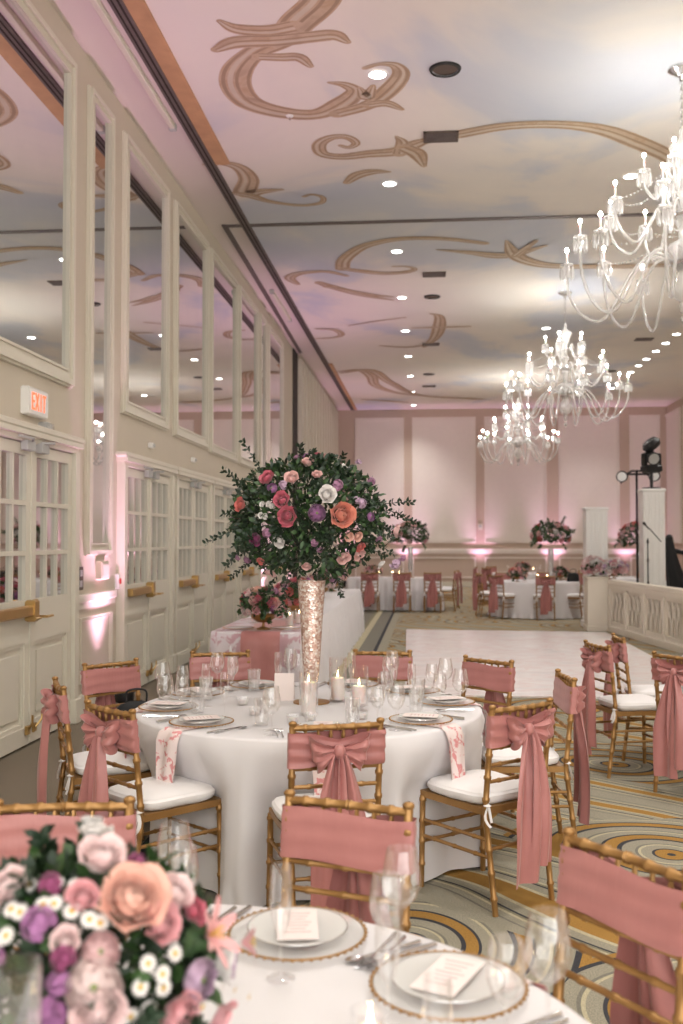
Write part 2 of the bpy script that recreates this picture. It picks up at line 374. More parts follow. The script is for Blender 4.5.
# doors in the left wall
def door(n, yc, half=.93):
    e = empty('door_%d' % n, (XL, yc, 0), 0, kind='structure')
    z1 = 2.43
    b = MB()
    for s in (-1, 1): b.box(0, .09, min(s*half, s*(half+.1)), max(s*half, s*(half+.1)), 0, z1+.02, .008)
    b.box(0, .08, -half-.1, half+.1, z1, z1+.09, .008).box(0, .12, -half-.15, half+.15, z1+.09, z1+.15, .015).box(0, .12, -half-.12, half+.12, z1+.05, z1+.09)
    for s in (-1, 1): b.box(0, .11, min(s*(half-.01), s*(half+.12)), max(s*(half-.01), s*(half+.12)), 0, .22, .008)
    b.build('door_frame', 'cream_paint', e, smooth=False)
    for s in (-1, 1):
        y0, y1 = (-half+.01, -.006) if s < 0 else (.006, half-.01)
        b = MB(); X0, X1 = .005, .055
        st = .1
        b.box(X0, X1, y0, y0+st, .02, z1-.01).box(X0, X1, y1-st, y1, .02, z1-.01)
        b.box(X0, X1, y0+st, y1-st, .02, .16).box(X0, X1, y0+st, y1-st, .83, 1.17).box(X0, X1, y0+st, y1-st, 2.33, z1-.01)
        b.box(X0, X0+.02, y0+st, y1-st, .16, .83)
        a0, a1 = y0+st+.0, y1-st
        for (p0, p1, q0, q1) in ((a0, a1, .16, .19), (a0, a1, .80, .83), (a0, a0+.03, .19, .80), (a1-.03, a1, .19, .80)): b.box(X0, X1-.01, p0, p1, q0, q1)
        b.box(X0+.02, X0+.035, a0+.07, a1-.07, .24, .75, .006)
        for zz in (1.545, 1.945): b.box(X0, X1, a0, a1, zz-.018, zz+.018)
        for k in (1, 2):
            yy = a0+(a1-a0)*k/3; b.box(X0, X1-.004, yy-.013, yy+.013, 1.17, 2.33)
        lf = b.build('door_leaf', 'cream_paint', e, smooth=False)
        MB().box(.015, .025, a0, a1, 1.17, 2.33).build('glass', 'pane_mirror', lf, smooth=False)
        b = MB()      # panic bar
        if s < 0: b.box(.06, .13, y0+.06, y1-.08, 1.045, 1.13, .012)
        yy = y1-.06 if s < 0 else y0+.06
        b.box(.055, .14 if s < 0 else .08, yy-.045, yy+.045, 1.0, 1.17, .012)
        b.tube([(.07, yy, 1.03), (.17, yy, 1.03), (.17, yy+s*.12, 1.03)], .011)
        b.build('push_bar' if s < 0 else 'lever_handle', 'brass', lf)
        b = MB().box(.06, .115, yy-.16 if s < 0 else yy, yy if s < 0 else yy+.16, 2.36, 2.44, .006)
        b.tube([(.1, yy+s*.02, 2.44), (.16, yy+s*.15, 2.45), (.1, yy+s*.3, 2.46)], .01)
        b.build('door_closer', 'grey_metal', lf, smooth=False)
        b = MB(); b.box(.055, .08, yy-.03, yy+.03, .1, .17, .004); b.tube([(.08, yy, .14), (.12, yy+s*.03, .2), (.12, yy+s*.03, .26)], .009); b.build('kick_stop', 'brass', lf)
    MB().box(.056, .066, -.02, .02, .03, z1-.02).build('astragal', 'cream_paint', e, smooth=False)
for i, yc in enumerate((5.6, 7.8, 11.22, 13.4, 15.55, 17.75, 21.1)): door(i+1, yc)
# wainscot + rails between the doors
b = MB()
for y0, y1 in ((8.95, 10.1), (19.0, 19.9), (22.25, 23.7)):
    b.box(XL, XL+.04, y0, y1, 1.06, 1.14, .008).box(XL, XL+.02, y0, y1, 1.0, 1.06)
    frame_rect(b, 'x', XL, y0+.1, y1-.1, .3, .92, .04, .03)
tag(b.build('trim_1', 'cream_paint', smooth=False), kind='structure')
b = MB()
for y0, y1 in ((8.86, 10.15), (18.85, 19.95), (22.2, 23.7)): b.box(XL, XL+.03, y0, y1, 0, .2, .008)
tag(b.build('baseboard_left', 'cream_paint', smooth=False), kind='structure')
# mirrors
def wall_mirror(y0, y1, z0, z1, label, w=.14, group=None):
    e = empty('wall_mirror', (XL, (y0+y1)/2, z0), 0, label, 'mirror', group)
    h = (y1-y0)/2
    b = MB(); frame_rect(b, 'x', 0, -h, h, 0, z1-z0, w, .055); b.build('frame', 'cream_paint', e, smooth=False)
    MB().box(.003, .012, -h+w*.9, h-w*.9, w*.9, z1-z0-w*.9).build('mirror_glass', 'mirror', e, smooth=False)
wall_mirror(4.6, 6.6, 3.0, 6.03, 'large square framed wall mirror cut by the left picture edge beyond the first', .16)
wall_mirror(6.85, 8.8, 3.03, 6.03, 'large framed wall mirror above the nearest door and the exit sign', .16)
wall_mirror(9.2, 9.92, 1.5, 6.02, 'tall narrow framed wall mirror on the pilaster lit pink from below', .12)
wall_mirror(10.3, 12.12, 3.0, 6.03, 'framed wall mirror right after the tall narrow pilaster mirror', .15)
wall_mirror(12.45, 14.35, 2.98, 6.03, 'second framed wall mirror past the tall narrow one', .15)
wall_mirror(14.55, 16.6, 2.95, 6.03, 'third framed wall mirror past the tall narrow one', .15)
wall_mirror(16.8, 18.65, 2.95, 6.05, 'fourth framed wall mirror past the tall narrow one, above the flowers', .15)
wall_mirror(18.95, 19.65, 1.5, 6.05, 'far slim pilaster mirror behind the tall flower arrangement', .12)
wall_mirror(19.95, 21.95, 2.95, 6.05, 'last framed wall mirror before the dark recess in the wall', .15)
# ceiling rails
b = MB().box(-2.73, -2.6, YB, 35.3, ZC-.03, ZC-.001)
tag(b.build('trim_8', 'track_metal', smooth=False), kind='structure')
tag(MB().box(-2.6, -2.42, YB, 12.0, ZC-.02, ZC-.001).box(-2.6, -2.5, 26, 35.3, ZC-.02, ZC-.001).build('trim_9', 'track_wood', smooth=False), kind='structure')
tag(MB().box(-2.70, -2.685, YB, 35.3, ZC-.036, ZC-.0295).box(-2.648, -2.63, YB, 35.3, ZC-.036, ZC-.0295).build('trim_10', 'dark_gap', smooth=False), kind='structure')
tag(MB().box(-3.0, XR, 14.36, 14.45, ZC-.02, ZC-.001).build('trim_11', 'track_metal', smooth=False), kind='structure')
b = MB(); m_ = Matrix.Translation((-3.06, 19.4, 0)) @ Matrix.Rotation(math.radians(.9), 4, 'Z')
b.box(-.04, .04, -5.05, 5.0, ZC-.02, ZC-.001, mat=m_)
tag(b.build('trim_12', 'track_metal', smooth=False), kind='structure')
def strip(y0, y1, label, x=-2.83):
    e = empty('ceiling_light_bar', (x, (y0+y1)/2, ZC), 0, label, 'light bar')
    h = (y1-y0)/2
    MB().box(-.03, .03, -h, h, -.07, -.002, .008).build('housing', 'cream_paint', e, smooth=False)
    b = MB()
    for s in (-1, 1): b.box(-.04, .04, s*h-.03, s*h+.03, -.08, -.001, .006)
    b.build('end_cap', 'grey_metal', e, smooth=False)
strip(7.0, 10.8, 'long cream metal bar mounted on the ceiling above the nearest mirrors')
strip(18.2, 20.6, 'short cream metal bar mounted on the ceiling farther down the left wall', -2.88)
# ceiling lights and vents
ords = ['nearest', 'second', 'third', 'fourth', 'fifth', 'sixth', 'seventh', 'eighth', 'ninth', 'tenth']
def mk_down():
    e = empty('ceiling_downlight', cat='ceiling light')
    e['category'] = 'ceiling light'
    MB().lathe([(.085, -.012), (.1, -.012), (.108, -.001)], 24).build('trim_ring', 'white_gloss', e)
    MB().lathe([(.0005, -.008), (.085, -.008)], 24).build('lens', 'downlight_glow', e)
    return e
down = Proto(mk_down)
LAMPS = []
for i in range(9):
    down.put((-.49, 9.81+3.06*i, ZC), 0, 'round white downlight, %s of the long row left of the ceiling vents' % ords[i], 'downlights in the left ceiling row'); LAMPS.append((-.49, 9.81+3.06*i))
for i, y in enumerate((12.87, 22.04, 31.2)):  # the farthest one is added to brighten the far wall
    down.put((2.2 if 0 else 2.59, y, ZC), 0, ['round downlight glowing just left of the nearest chandelier', 'round downlight above the middle chandelier', 'round downlight added behind the farthest chandelier to brighten the far wall'][i])
for i, y in enumerate((22.94, 23.97, 24.97, 26.06, 27.02, 28.05, 30.96)):
    down.put((5.6, y, ZC), 0, 'round downlight, %s of the close row right of the middle chandelier' % ords[i], 'downlights in the right ceiling row')
def round_vent(x, y, label):
    e = empty('ceiling_speaker', (x, y, ZC), 0, label, 'ceiling speaker')
    MB().lathe([(.125, -.02), (.15, -.02), (.16, -.001)], 28).build('rim', 'black_plastic', e)
    MB().lathe([(.0005, -.004), (.125, -.004)], 28).build('grille', 'vent_brown', e)
round_vent(.18, 9.76, 'big round dark-rimmed speaker in the ceiling nearest the camera'); round_vent(.09, 18.98, 'round dark ceiling speaker beyond the second rectangular vent')
round_vent(.04, 27.9, 'round dark ceiling speaker near the far wall'); round_vent(5.03, 27.84, 'round dark ceiling speaker beside the right row of downlights')
def vent(x, y, label):
    e = empty('ceiling_vent', (x, y, ZC), 0, label, 'ceiling vent')
    b = MB(); w, d = .2, .15
    for (a, c, p, q) in ((-w, w, -d, -d+.03), (-w, w, d-.03, d), (-w, -w+.03, -d, d), (w-.03, w, -d, d)): b.box(a, c, p, q, -.018, -.001)
    b.build('frame', 'vent_brown', e, smooth=False)
    b = MB()
    for k in range(9):
        yy = -d+.03+(2*d-.06)*(k+.5)/9; b.box(-w+.03, w-.03, yy-.009, yy+.009, -.017, -.004)
    b.build('slats', 'track_metal', e, smooth=False)
for (x, y), l in zip(((.16, 11.4), (.12, 17.37), (.08, 23.61), (.04, 30.08), (4.99, 23.45)), ('nearest rectangular brown ceiling vent at the end of the painted arch', 'rectangular ceiling vent beyond the dark cross rail',
    'rectangular ceiling vent beside the fifth left downlight', 'farthest rectangular ceiling vent near the far wall', 'rectangular ceiling vent right of the middle chandelier')): vent(x, y, l)
# sprinklers
for x, y, l in ((-1.5, 10.7, 'small sprinkler head set in the painted C scroll'),):
    e = empty('sprinkler', (x, y, ZC), 0, l, 'sprinkler'); MB().lathe([(.001, -.02), (.03, -.018), (.045, -.002)], 16).build('escutcheon', 'white_gloss', e); MB().tube([(0,0,-.05), (0,0,-.01)], .01).build('head', 'silver', e)
# exit sign
e = empty('exit_sign', (XL, 7.9, 2.66), 0, 'lit red EXIT sign on the wall above the nearest door', 'exit sign')
MB().box(0, .07, -.2, .2, 0, .23, .012).build('housing', 'white_gloss', e, smooth=False)
MB().box(.07, .073, -.165, .165, .03, .2).build('face', 'plate', e, smooth=False)
def letters(e):
    b = MB(); X0, X1, z0, z1, t = .073, .077, .045, .185, .018
    def seg(y0, zA, y1, zB):
        d = Vector((0, y1-y0, zB-zA)); n = Vector((0, -d.z, d.y)).normalized()*t/2; A = Vector((0, y0, zA)); B = Vector((0, y1, zB))
        q = [A-n, B-n, B+n, A+n]; b.add([(X0, p.y, p.z) for p in q]+[(X1, p.y, p.z) for p in q], [(3,2,1,0), (4,5,6,7), (0,1,5,4), (1,2,6,5), (2,3,7,6), (3,0,4,7)])
    c = lambda k: -.15+.078*k
    y = c(0); seg(y+.01, z0, y+.01, z1)
    for zz in (z0+.009, (z0+z1)/2, z1-.009): seg(y+.01, zz, y+.058, zz)
    y = c(1); seg(y, z0, y+.06, z1); seg(y, z1, y+.06, z0)
    y = c(2); seg(y+.03, z0, y+.03, z1)
    y = c(3)-.01; seg(y+.032, z0, y+.032, z1); seg(y, z1-.009, y+.064, z1-.009)
    b.build('lettering', 'exit_glow', e, smooth=False)
letters(e)
e = empty('sensor_box', (XL, 8.12, 2.56), 0, 'small grey sensor box under the exit sign', 'sensor'); MB().box(0, .08, -.06, .06, 0, .08, .012).build('housing', 'grey_metal', e); MB().lathe([(.03, 0), (.028, .03), (.001, .04)], 14, (.08, 0, .04), Matrix.Rotation(PI/2, 4, 'Y')).build('lens', 'cut_glass', e)  # plain sensor box, not a lamp
for y, l in ((11.4, 'small white sensor above the second door'), (13.5, 'small white sensor above the third door'), (15.8, 'small white sensor above the fourth door')):
    e = empty('motion_detector', (XL, y, 2.72), 0, l, 'sensor'); MB().box(0, .05, -.05, .05, 0, .07, .012).build('housing', 'white_gloss', e); MB().lathe([(.022, 0), (.02, .02), (.001, .026)], 12, (.05, 0, .035), Matrix.Rotation(PI/2, 4, 'Y')).build('lens', 'grey_metal', e)
e = empty('wall_switch_plate', (XL, 9.07, 1.18), 0, 'dark switch plate on the pink-lit pilaster', 'switch plate'); MB().box(0, .015, -.08, .08, 0, .22, .005).build('plate', 'vent_brown', e)
b = MB(); [MB().box(.015, .025, -.03, .03, z, z+.06, .003).build('rocker', 'grey_metal', e) for z in (.03, .13)]
e = empty('fire_alarm_pull', (XL, 10.2, 1.14), 0, 'small white and red fire alarm pull beside the second door', 'alarm'); MB().box(0, .04, -.06, .06, 0, .16, .008).build('housing', 'white_gloss', e); MB().box(.04, .055, -.03, .03, .05, .11, .006).build('handle', 'exit_red', e)
e = empty('wall_box', (XL, 9.66, 1.26), 0, 'plain pinkish box below the tall narrow mirror', 'wall box'); MB().box(0, .06, -.12, .12, 0, .18, .008).build('housing', 'wall_paint', e); MB().box(.06, .066, -.09, .09, .03, .15, .002).build('cover', 'cream_paint', e)
e = empty('thermostat', (1.84, YF, 2.0), 0, 'small pale thermostat between two far wall panels', 'thermostat'); MB().box(-.08, .08, -.04, 0, 0, .22, .01).build('housing', 'cream_paint', e); MB().box(-.05, .05, -.045, -.04, .1, .18).build('display', 'grey_metal', e)

# uplights at the foot of the walls (pink wash)
def uplight(x, y, dx, dy, power, label, size=78, col=(1,.54,.87), tilt=-.05):
    e = empty('uplight', (x, y, 0), math.atan2(dy, dx), label, 'uplight')
    b = MB().lathe([(.001, .06), (.085, .06), (.095, .08), (.095, .2), (.085, .215), (.08, .2)], 20)
    b.box(-.04, .04, -.1, .1, 0, .06, .01); b.build('housing', 'black_plastic', e)
    MB().lathe([(.0005, .203), (.08, .203)], 20).build('lens', 'led_glow', e)
    L = bpy.data.lights.new('uplight_lamp', 'SPOT'); L.energy = power; L.color = col; L.spot_size = math.radians(size); L.spot_blend = 1; L.shadow_soft_size = .12
    o = bpy.data.objects.new('uplight_lamp', L); COL.objects.link(o); o.location = (x, y, .23)
    o.rotation_euler = Vector((dx*tilt, dy*tilt, 1)).to_track_quat('-Z', 'Y').to_euler()
UP = 260
uplight(XL+.27, 9.62, -1, 0, UP*1.15, 'black uplight on the floor below the tall narrow mirror')
uplight(XL+.2, 7.0 if 0 else 6.65, -1, 0, UP*.35, 'black uplight between the two nearest doors')
uplight(XL+.27, 19.4, -1, 0, UP*1.3, 'black uplight on the floor behind the long head table')
uplight(XL+.2, 23.2, -1, 0, UP*.5, 'black uplight beside the dark wall recess')
uplight(XL+.2, 30, -1, 0, UP, 'black uplight by the ribbed wall panels')
for x, k, l in ((-2.9, 1, 'black uplight in the far left corner'), (-.70, 1.1, 'black uplight at the far wall behind the left round flowers'), (1.84, .9, 'black uplight at the far wall left of the right tall flowers'), (4.36, 1.3, 'black uplight at the far wall behind the right tall flowers'), (6.85, .8, 'black uplight at the far wall behind the white column'), (8.1, .6, 'black uplight in the far right corner')):
    uplight(x, YF-.5, 0, 1, UP*k*.8, l, 60, tilt=.16)

# dance floor
m_ = MB(); m_.add([(-.25,10.6,.001), (3.14,10.6,.001), (3.14,18.1,.001), (-.4,18.3,.001), (-.25,10.6,.018), (3.14,10.6,.018), (3.14,18.1,.018), (-.4,18.3,.018)], [(3,2,1,0), (4,5,6,7), (0,1,5,4), (1,2,6,5), (2,3,7,6), (3,0,4,7)])
tag(m_.build('dance_floor', 'dance', smooth=False), 'glossy white marbled dance floor with faint pink veins', 'dance floor')
# ------------------------------------------------------------------ chairs
def bamboo(b, pts, r, nodes, n=8):
    """tube along straight pieces with raised bamboo rings at the given fractions"""
    pts = [Vector(p) for p in pts]; L = [0]
    for i in range(1, len(pts)): L.append(L[-1]+(pts[i]-pts[i-1]).length)
    T = L[-1]
    def at(t):
        for i in range(1, len(pts)):
            if t <= L[i]+1e-9: return pts[i-1].lerp(pts[i], (t-L[i-1])/max(1e-9, L[i]-L[i-1]))
        return pts[-1]
    sm = [(l, r) for l in L]
    for f in nodes:
        c = f*T
        sm += [(c-.011, r), (c-.006, r*1.28), (c+.006, r*1.28), (c+.011, r)]
    sm = sorted((min(T, max(0, t)), q) for t, q in sm)
    b.tube([at(t) for t, _ in sm], [q for _, q in sm], n)
def ribbon(b, path, wdir, width, n, fold=0, ph=0, nv=6, k=7):
    """cloth strip: path(u)->Vector, wdir Vector or fn, width(u); folds along its length"""
    def fn(v, u):
        p = path(u); w = width(u); d = wdir(u) if callable(wdir) else wdir
        q = Vector((d[1], -d[0], 0)); q = q.normalized() if q.length > 1e-6 else Vector((0,-1,0))
        return p + Vector(d)*((v-.5)*w) + q*(fold*math.sin(k*v+ph+u*1.6)*min(1, w/.06))
    b.grid(fn, nv, n)
def mk_chair():
    e = empty('chiavari_chair', cat='chair'); e['category'] = 'chair'
    px, N = .183, (.12, .3, .5, .68)
    for s in (-1, 1):
        b = MB(); bamboo(b, [(s*.178, -.28, 0), (s*.182, -.222, .45), (s*px, -.27, .905)], .0135, (.08, .2, .31, .43, .55, .66, .77, .93))
        b.lathe([(.0135, 0), (.017, .005), (.0175, .011), (.013, .017), (.004, .02)], 10, (s*px, -.271, .903)); b.build('leg', 'gold', e)
        b = MB(); bamboo(b, [(s*.2, .2, 0), (s*.195, .192, .435)], .0135, (.25, .5, .72, .95)); b.build('leg', 'gold', e)
    b = MB()
    P = [(-.2,.21), (.2,.21), (.186,-.215), (-.186,-.215)]
    b.add([(x, y, z) for z in (.425, .456) for x, y in P], [(0,1,2,3), (7,6,5,4), (1,0,4,5), (2,1,5,6), (3,2,6,7), (0,3,7,4)])
    b.build('seat_frame', 'gold', e, smooth=False)
    yb = lambda z: -.222-.048*(z-.45)/.455
    b = MB(); bamboo(b, [(-px, yb(.893), .893), (0, yb(.893)-.012, .893), (px, yb(.893), .893)], .0125, (.14, .32, .5, .68, .86)); b.build('top_rail', 'gold', e)
    b = MB()
    for z in (.725, .65, .575): bamboo(b, [(-px, yb(z), z), (px, yb(z), z)], .009, (.2, .5, .8))
    b.build('back_rail', 'gold', e)
    for k in range(6):
        x = -px+2*px*(k+1)/7; b = MB(); bamboo(b, [(x, yb(.725), .725), (x, yb(.89)-.008, .89)], .0068, (.2, .8), 6); b.build('spindle', 'gold', e)
    b = MB()
    for z in (.32, .245):
        for s in (-1, 1):
            bamboo(b, [(s*.198, .196, z), (s*.179, -.24+(z-.3)*.12, z)], .0085, (.2, .5, .8), 6)
        bamboo(b, [(-.196, .198, z-.03), (.196, .198, z-.03)], .0085, (.2, .5, .8), 6)
    bamboo(b, [(-.178, -.24, .28), (.178, -.24, .28)], .0085, (.2, .5, .8), 6)
    b.build('stretcher', 'gold', e)
    # cushion
    b = MB(); n = 36; rings = []
    def outline(k, z, dome=0):
        R_ = []
        for i in range(n):
            a = 2*PI*i/n; c, s_ = math.cos(a), math.sin(a); ex = .42
            x = (abs(c)**ex)*(1 if c > 0 else -1)*(.2 if s_ > 0 else .188)*k; y = (abs(s_)**ex)*(1 if s_ > 0 else -1)*.2*k+.0
            R_.append((x, y, z))
        return R_
    for k, z in ((.9,.456), (.99,.465), (1.035,.482), (1.03,.497), (.97,.508), (.98,.509), (.94,.512), (.8,.52), (.5,.526), (.02,.528)): rings += outline(k, z)
    F = []
    for j in range(9):
        for i in range(n): F.append((j*n+i, j*n+(i+1) % n, (j+1)*n+(i+1) % n, (j+1)*n+i))
    b.add(rings, F); c = b.build('cushion', 'cushion', e)
    b = MB()
    for s in (-1, 1):
        b = MB()
        for t in (0, 1): ribbon(b, lambda u, s=s, t=t: Vector((s*(.175+.03*math.sin(u*3)*t), -.235-.02*u, .47-.07*u*(1+.3*t))), (1, .3, 0), lambda u: .02, 5, .003)
        b.lathe([(.001, -.012), (.02, 0), (.001, .012)], 8, (s*.18, -.232, .472))
        b.build('tie', 'cushion', c)
    # sash: a band round the back posts, a bow and two tails behind
    b = MB(); W = px+.02
    def band(u, v):
        a = 2*PI*u; c, s_ = math.cos(a), math.sin(a)
        x = W*(abs(c)**.35)*(1 if c > 0 else -1); back = s_ < 0
        y = (.022 if not back else .026)*(abs(s_)**.35)*(1 if s_ > 0 else -1)
        g = 1-.42*math.exp(-(x/.07)**2) if back else 1-.05*math.exp(-((x-.03)/.02)**2)
        z = .805+(v-.5)*.142*g + (.006*math.sin(x*14) if not back else 0)
        y += (.0035*math.sin(v*17+x*9)+.002*math.sin(v*31-x*20))*(1.6 if back else .6)
        return (x, yb(z)+y-.004, z)
    b.grid(band, 56, 10, True)
    sash = b.build('sash', 'satin', e, ang=70)
    bow = MB(); K = Vector((0, yb(.8)-.045, .8))
    for s in (-1, 1):
        for q in (0, 1):
            def path(u, s=s, q=q):
                return K+Vector((s*(.118-.02*q)*math.sin(PI*u)**.8, -.032*math.sin(2*PI*u)-.012*math.sin(PI*u), (.018-.05*q)*math.sin(PI*u)))
            ribbon(bow, path, lambda u, s=s: Vector((s*.18, 0, 1)).normalized(), lambda u: .03+.075*math.sin(PI*u)**1.2, 20, .011, q*2+s, 8, 11)
    bow.lathe([(.001, -.03), (.017, -.024), (.024, -.008), (.024, .01), (.016, .026), (.001, .03)], 14, tuple(K+Vector((0, -.01, 0))), fl=.06)
    bow.build('bow', 'satin', sash, ang=70)
    for s, z1, w, ph in ((-1, .13, .165, 0), (1, .2, .14, 2.1)):
        t = MB()
        def path(u, s=s, z1=z1):
            z = .79-(.79-z1)*u; return Vector((s*(.012+.034*math.sin(min(1, u*1.6)*PI/2)), -.318-.03*math.sin(u*2.4)-.012*(s > 0), z))
        ribbon(t, path, Vector((1, 0, -.04*s)), lambda u, w=w: .035+(w-.035)*min(1, u*1.9)**.7, 26, .019, ph, 12, 8)
        t.build('tail', 'satin', sash, ang=70)
    return e
chair = Proto(mk_chair)
def chair_at(A, Bp, label, group, toward):
    """A, Bp: tops of the two back posts; toward: point the chair faces"""
    A, Bp, T = Vector(A), Vector(Bp), Vector(toward); m = (A+Bp)/2; d = (Bp-A).normalized(); n = Vector((-d.y, d.x))
    if n.dot(T-m) < 0: n = -n
    rz = math.atan2(-n.x, n.y); o = m+n*.27
    return chair.put((o.x, o.y, 0), rz, label, group)
def chair_round(c, R, deg, label, group, jit=0):
    a = math.radians(deg); m = Vector((c[0]+R*math.cos(a), c[1]+R*math.sin(a))); o = m-Vector((math.cos(a), math.sin(a)))*.27
    return chair.put((o.x, o.y, 0), a+PI/2+jit, label, group)
CM, RM = (-.64, 5.35), .92
CF, RF = (-.53, 1.54), .905
G1, G2 = 'gold chairs around the middle round table', 'gold chairs around the nearest round table'
MID = [((-.55,3.99), (-.19,4.11), 'gold chair with a centred pink bow, back to us, just behind the nearest table', 'front'),
 ((.29,4.47), (.55,4.69), 'gold chair right of the middle table with white seat and long pink tail', 'front right'),
 ((-1.54,4.45), (-1.28,4.23), 'gold chair left of the middle table, white seat in profile and pink bow at left', 'front left'),
 ((-2.02,5.78), (-1.81,6.05), 'gold chair left with plain pink band, a dark bag on its seat', 'rear left'),
 ((-1.98,5.18), (-1.82,4.87), 'gold chair seen edge-on, nearest the cream doors, pink sash hanging left', 'left'),
 ((-1.53,6.47), (-1.21,6.56), 'gold chair behind the middle table in front of the long head table', 'back left'),
 ((-.48,6.68), (-.13,6.65), 'gold chair directly behind the middle table right of the crystal vase', 'back'),
 ((.24,6.39), (.5,6.15), 'gold chair with plain pink band standing before the white dance floor', 'back right'),
 ((.73,5.75), (.77,5.38), 'gold chair seen nearly edge-on behind the one with the long pink tail', 'right')]
for A, B_, l, w in MID: chair_at(A, B_, l, G1, CM)
FG = [((-.845,2.79), (-1.21,2.73), 'gold chair with pink band cut by the left picture edge behind the near bouquet', 'left'),
      ((-.42,2.91), (-.04,2.79), 'near gold chair with flat pink band behind the near wine glasses', 'middle'),
      ((.35,2.59), (.58,2.29), 'nearest gold chair in the lower right corner with flat pink band', 'right')]
for A, B_, l, w in FG: chair_at(A, B_, l, G2, CF)
CR = (2.8, 7.6)
chair_at((1.15,7.42), (1.25,7.09), 'gold chair at the right beside the dance floor, white seat and crumpled pink bow', 'gold chairs around the right round table', CR)
chair_at((1.45,8.0), (1.46,7.66), 'gold chair seen edge-on just behind the right chair with crumpled bow', 'gold chairs around the right round table', CR)
chair_at((1.48,6.73), (1.72,6.45), 'gold chair cut by the right picture edge, pink bow and long tail', 'gold chairs around the right round table', CR)
# far tables
CRR, CBK, CSD = (2.35, 22.0), (2.6, 27.3), (4.9, 24.2)
gr = 'gold chairs around the far right round table'
for d, l in ((-88, 'small far gold chair with pink bow centred before the far right round table'), (-136, 'far gold chair at the left front of the far right round table'), (-166, 'far gold chair at the left side of the far right round table'),
             (-44, 'far gold chair between the far right round table and the white pillar'), (165, 'far gold chair at the back left of the far right round table'), (120, 'far gold chair behind the far right round table, left one'), (75, 'far gold chair behind the far right round table, middle one'), (30, 'far gold chair behind the far right round table near the white column')):
    chair_round(CRR, 1.3, d, l, gr)
for d, l in ((172, 'very far gold chair with pink sash, leftmost at the table by the far wall'), (215, 'very far gold chair, front left at the table by the far wall'), (255, 'very far gold chair, front one at the table by the far wall'), (130, 'very far gold chair at the back of the table by the far wall')):
    chair_round(CBK, 1.3, d, l, 'gold chairs around the table by the far wall')
for d, l in ((-135, 'far gold chair with pink sash seen past the pillar flowers'), (-80, 'far gold chair hidden partly behind the tall white column'), (170, 'far gold chair left of the table behind the balustrade')):
    chair_round(CSD, 1.3, d, l, 'gold chairs around the table behind the balustrade')
gl = 'gold chairs along the far left table'
for x, l in ((-1.33, 'far gold chair at the left end of the front row of the far left table'), (-.6, 'far gold chair second from left in front of the far left table'), (.1, 'far gold chair rightmost in the front row of the far left table')):
    chair.put((x, 23.0, 0), 0, l, gl)
chair.put((.35, 23.45, 0), PI/2, 'far gold chair at the right end of the far left table, nearer one', gl)
chair.put((.45, 24.25, 0), PI/2+.1, 'far gold chair at the right end of the far left table, farther one', gl)

# ------------------------------------------------------------------ tables and cloths
def table_round(c, r, label, g=None):
    e = empty('round_table', (c[0], c[1], 0), 0, label, 'table', g)
    MB().lathe([(.001, .72), (r-.02, .72), (r-.01, .73), (r-.01, .745), (r-.02, .75), (.001, .75)], 40).build('tabletop', 'gold_dark', e)
    for k in range(4):
        a = PI/4+k*PI/2; b = MB(); b.tube([(.45*r*math.cos(a), .45*r*math.sin(a), .72), (.5*r*math.cos(a), .5*r*math.sin(a), 0)], .018); b.build('leg', 'grey_metal', e)
def cloth_round(c, r, label, folds=15, seed=1, g=None, mat='linen', z=.757, hem=.012, nr=18, amp=.12, dents=()):
    rr = random.Random(seed); ph = [rr.uniform(0, 6.28) for _ in range(4)]; n = 200; P = []; F = []
    def wob(a):
        q = folds*a/2+ph[0]+.9*math.sin(2*a+ph[1])+.5*math.sin(5*a+ph[2]); return (2*abs(math.sin(q))**.55-1)*(.75+.25*math.sin(3*a+ph[3]))
    for t, zz in ((0,z), (.5,z), (.93,z), (.985,z-.0005), (1,z-.004), (1.004,z-.012)):
        for i in range(n): a = 2*PI*i/n; P.append((r*t*math.cos(a), r*t*math.sin(a), zz))
    for k in range(1, nr+1):
        u = k/nr
        for i in range(n):
            a = 2*PI*i/n; w = wob(a)
            R = r*1.004+.05*u+amp*.85*(u**.6)*(w*.6+.2)+(.03*max(0, u-.85)/.15*math.sin(folds*2.3*a+ph[3]))
            for d_ in dents:
                q = (a-math.radians(d_)+PI) % (2*PI)-PI; R = R-(R-min(R, r-.115))*math.exp(-(q/.34)**6)*min(1, max(0, (u-.08)*3.5))
            P.append((R*math.cos(a), R*math.sin(a), z-.012-(z-.012-hem)*u))
    m = len(P)//n
    for j in range(m-1):
        for i in range(n): F.append((j*n+i, j*n+(i+1) % n, (j+1)*n+(i+1) % n, (j+1)*n+i))
    return tag(MB().add(P, F).build('tablecloth', mat, ang=80, loc=(c[0], c[1], 0)), label, 'tablecloth', g)
table_round(CM, RM-.01, 'round banquet table under the middle white tablecloth'); table_round(CF, RF-.01, 'round banquet table under the nearest white tablecloth')
cloth_round(CM, RM, 'white floor-length cloth on the middle round table, pinkish on its left', 22, 3, dents=[math.degrees(math.atan2((A[1]+B_[1])/2-CM[1], (A[0]+B_[0])/2-CM[0])) for A, B_, l, w in MID])
cloth_round(CF, RF, 'white cloth on the nearest round table at the bottom of the picture', 22, 5, dents=(42.6, 77, 112))
for c, l in ((CRR, 'far right round'), (CBK, 'round far wall'), (CSD, 'round table behind the balustrade, a')):
    pass
for c, w, s in ((CRR, 'far right round table', 8), (CBK, 'round table by the far wall', 9), (CSD, 'round table behind the balustrade', 10), (CR, 'round table cut by the right picture edge', 11)):
    table_round(c, .9, 'banquet table hidden under the cloth: '+w); cloth_round(c, .91, 'white floor-length cloth on the '+w, 13, s)
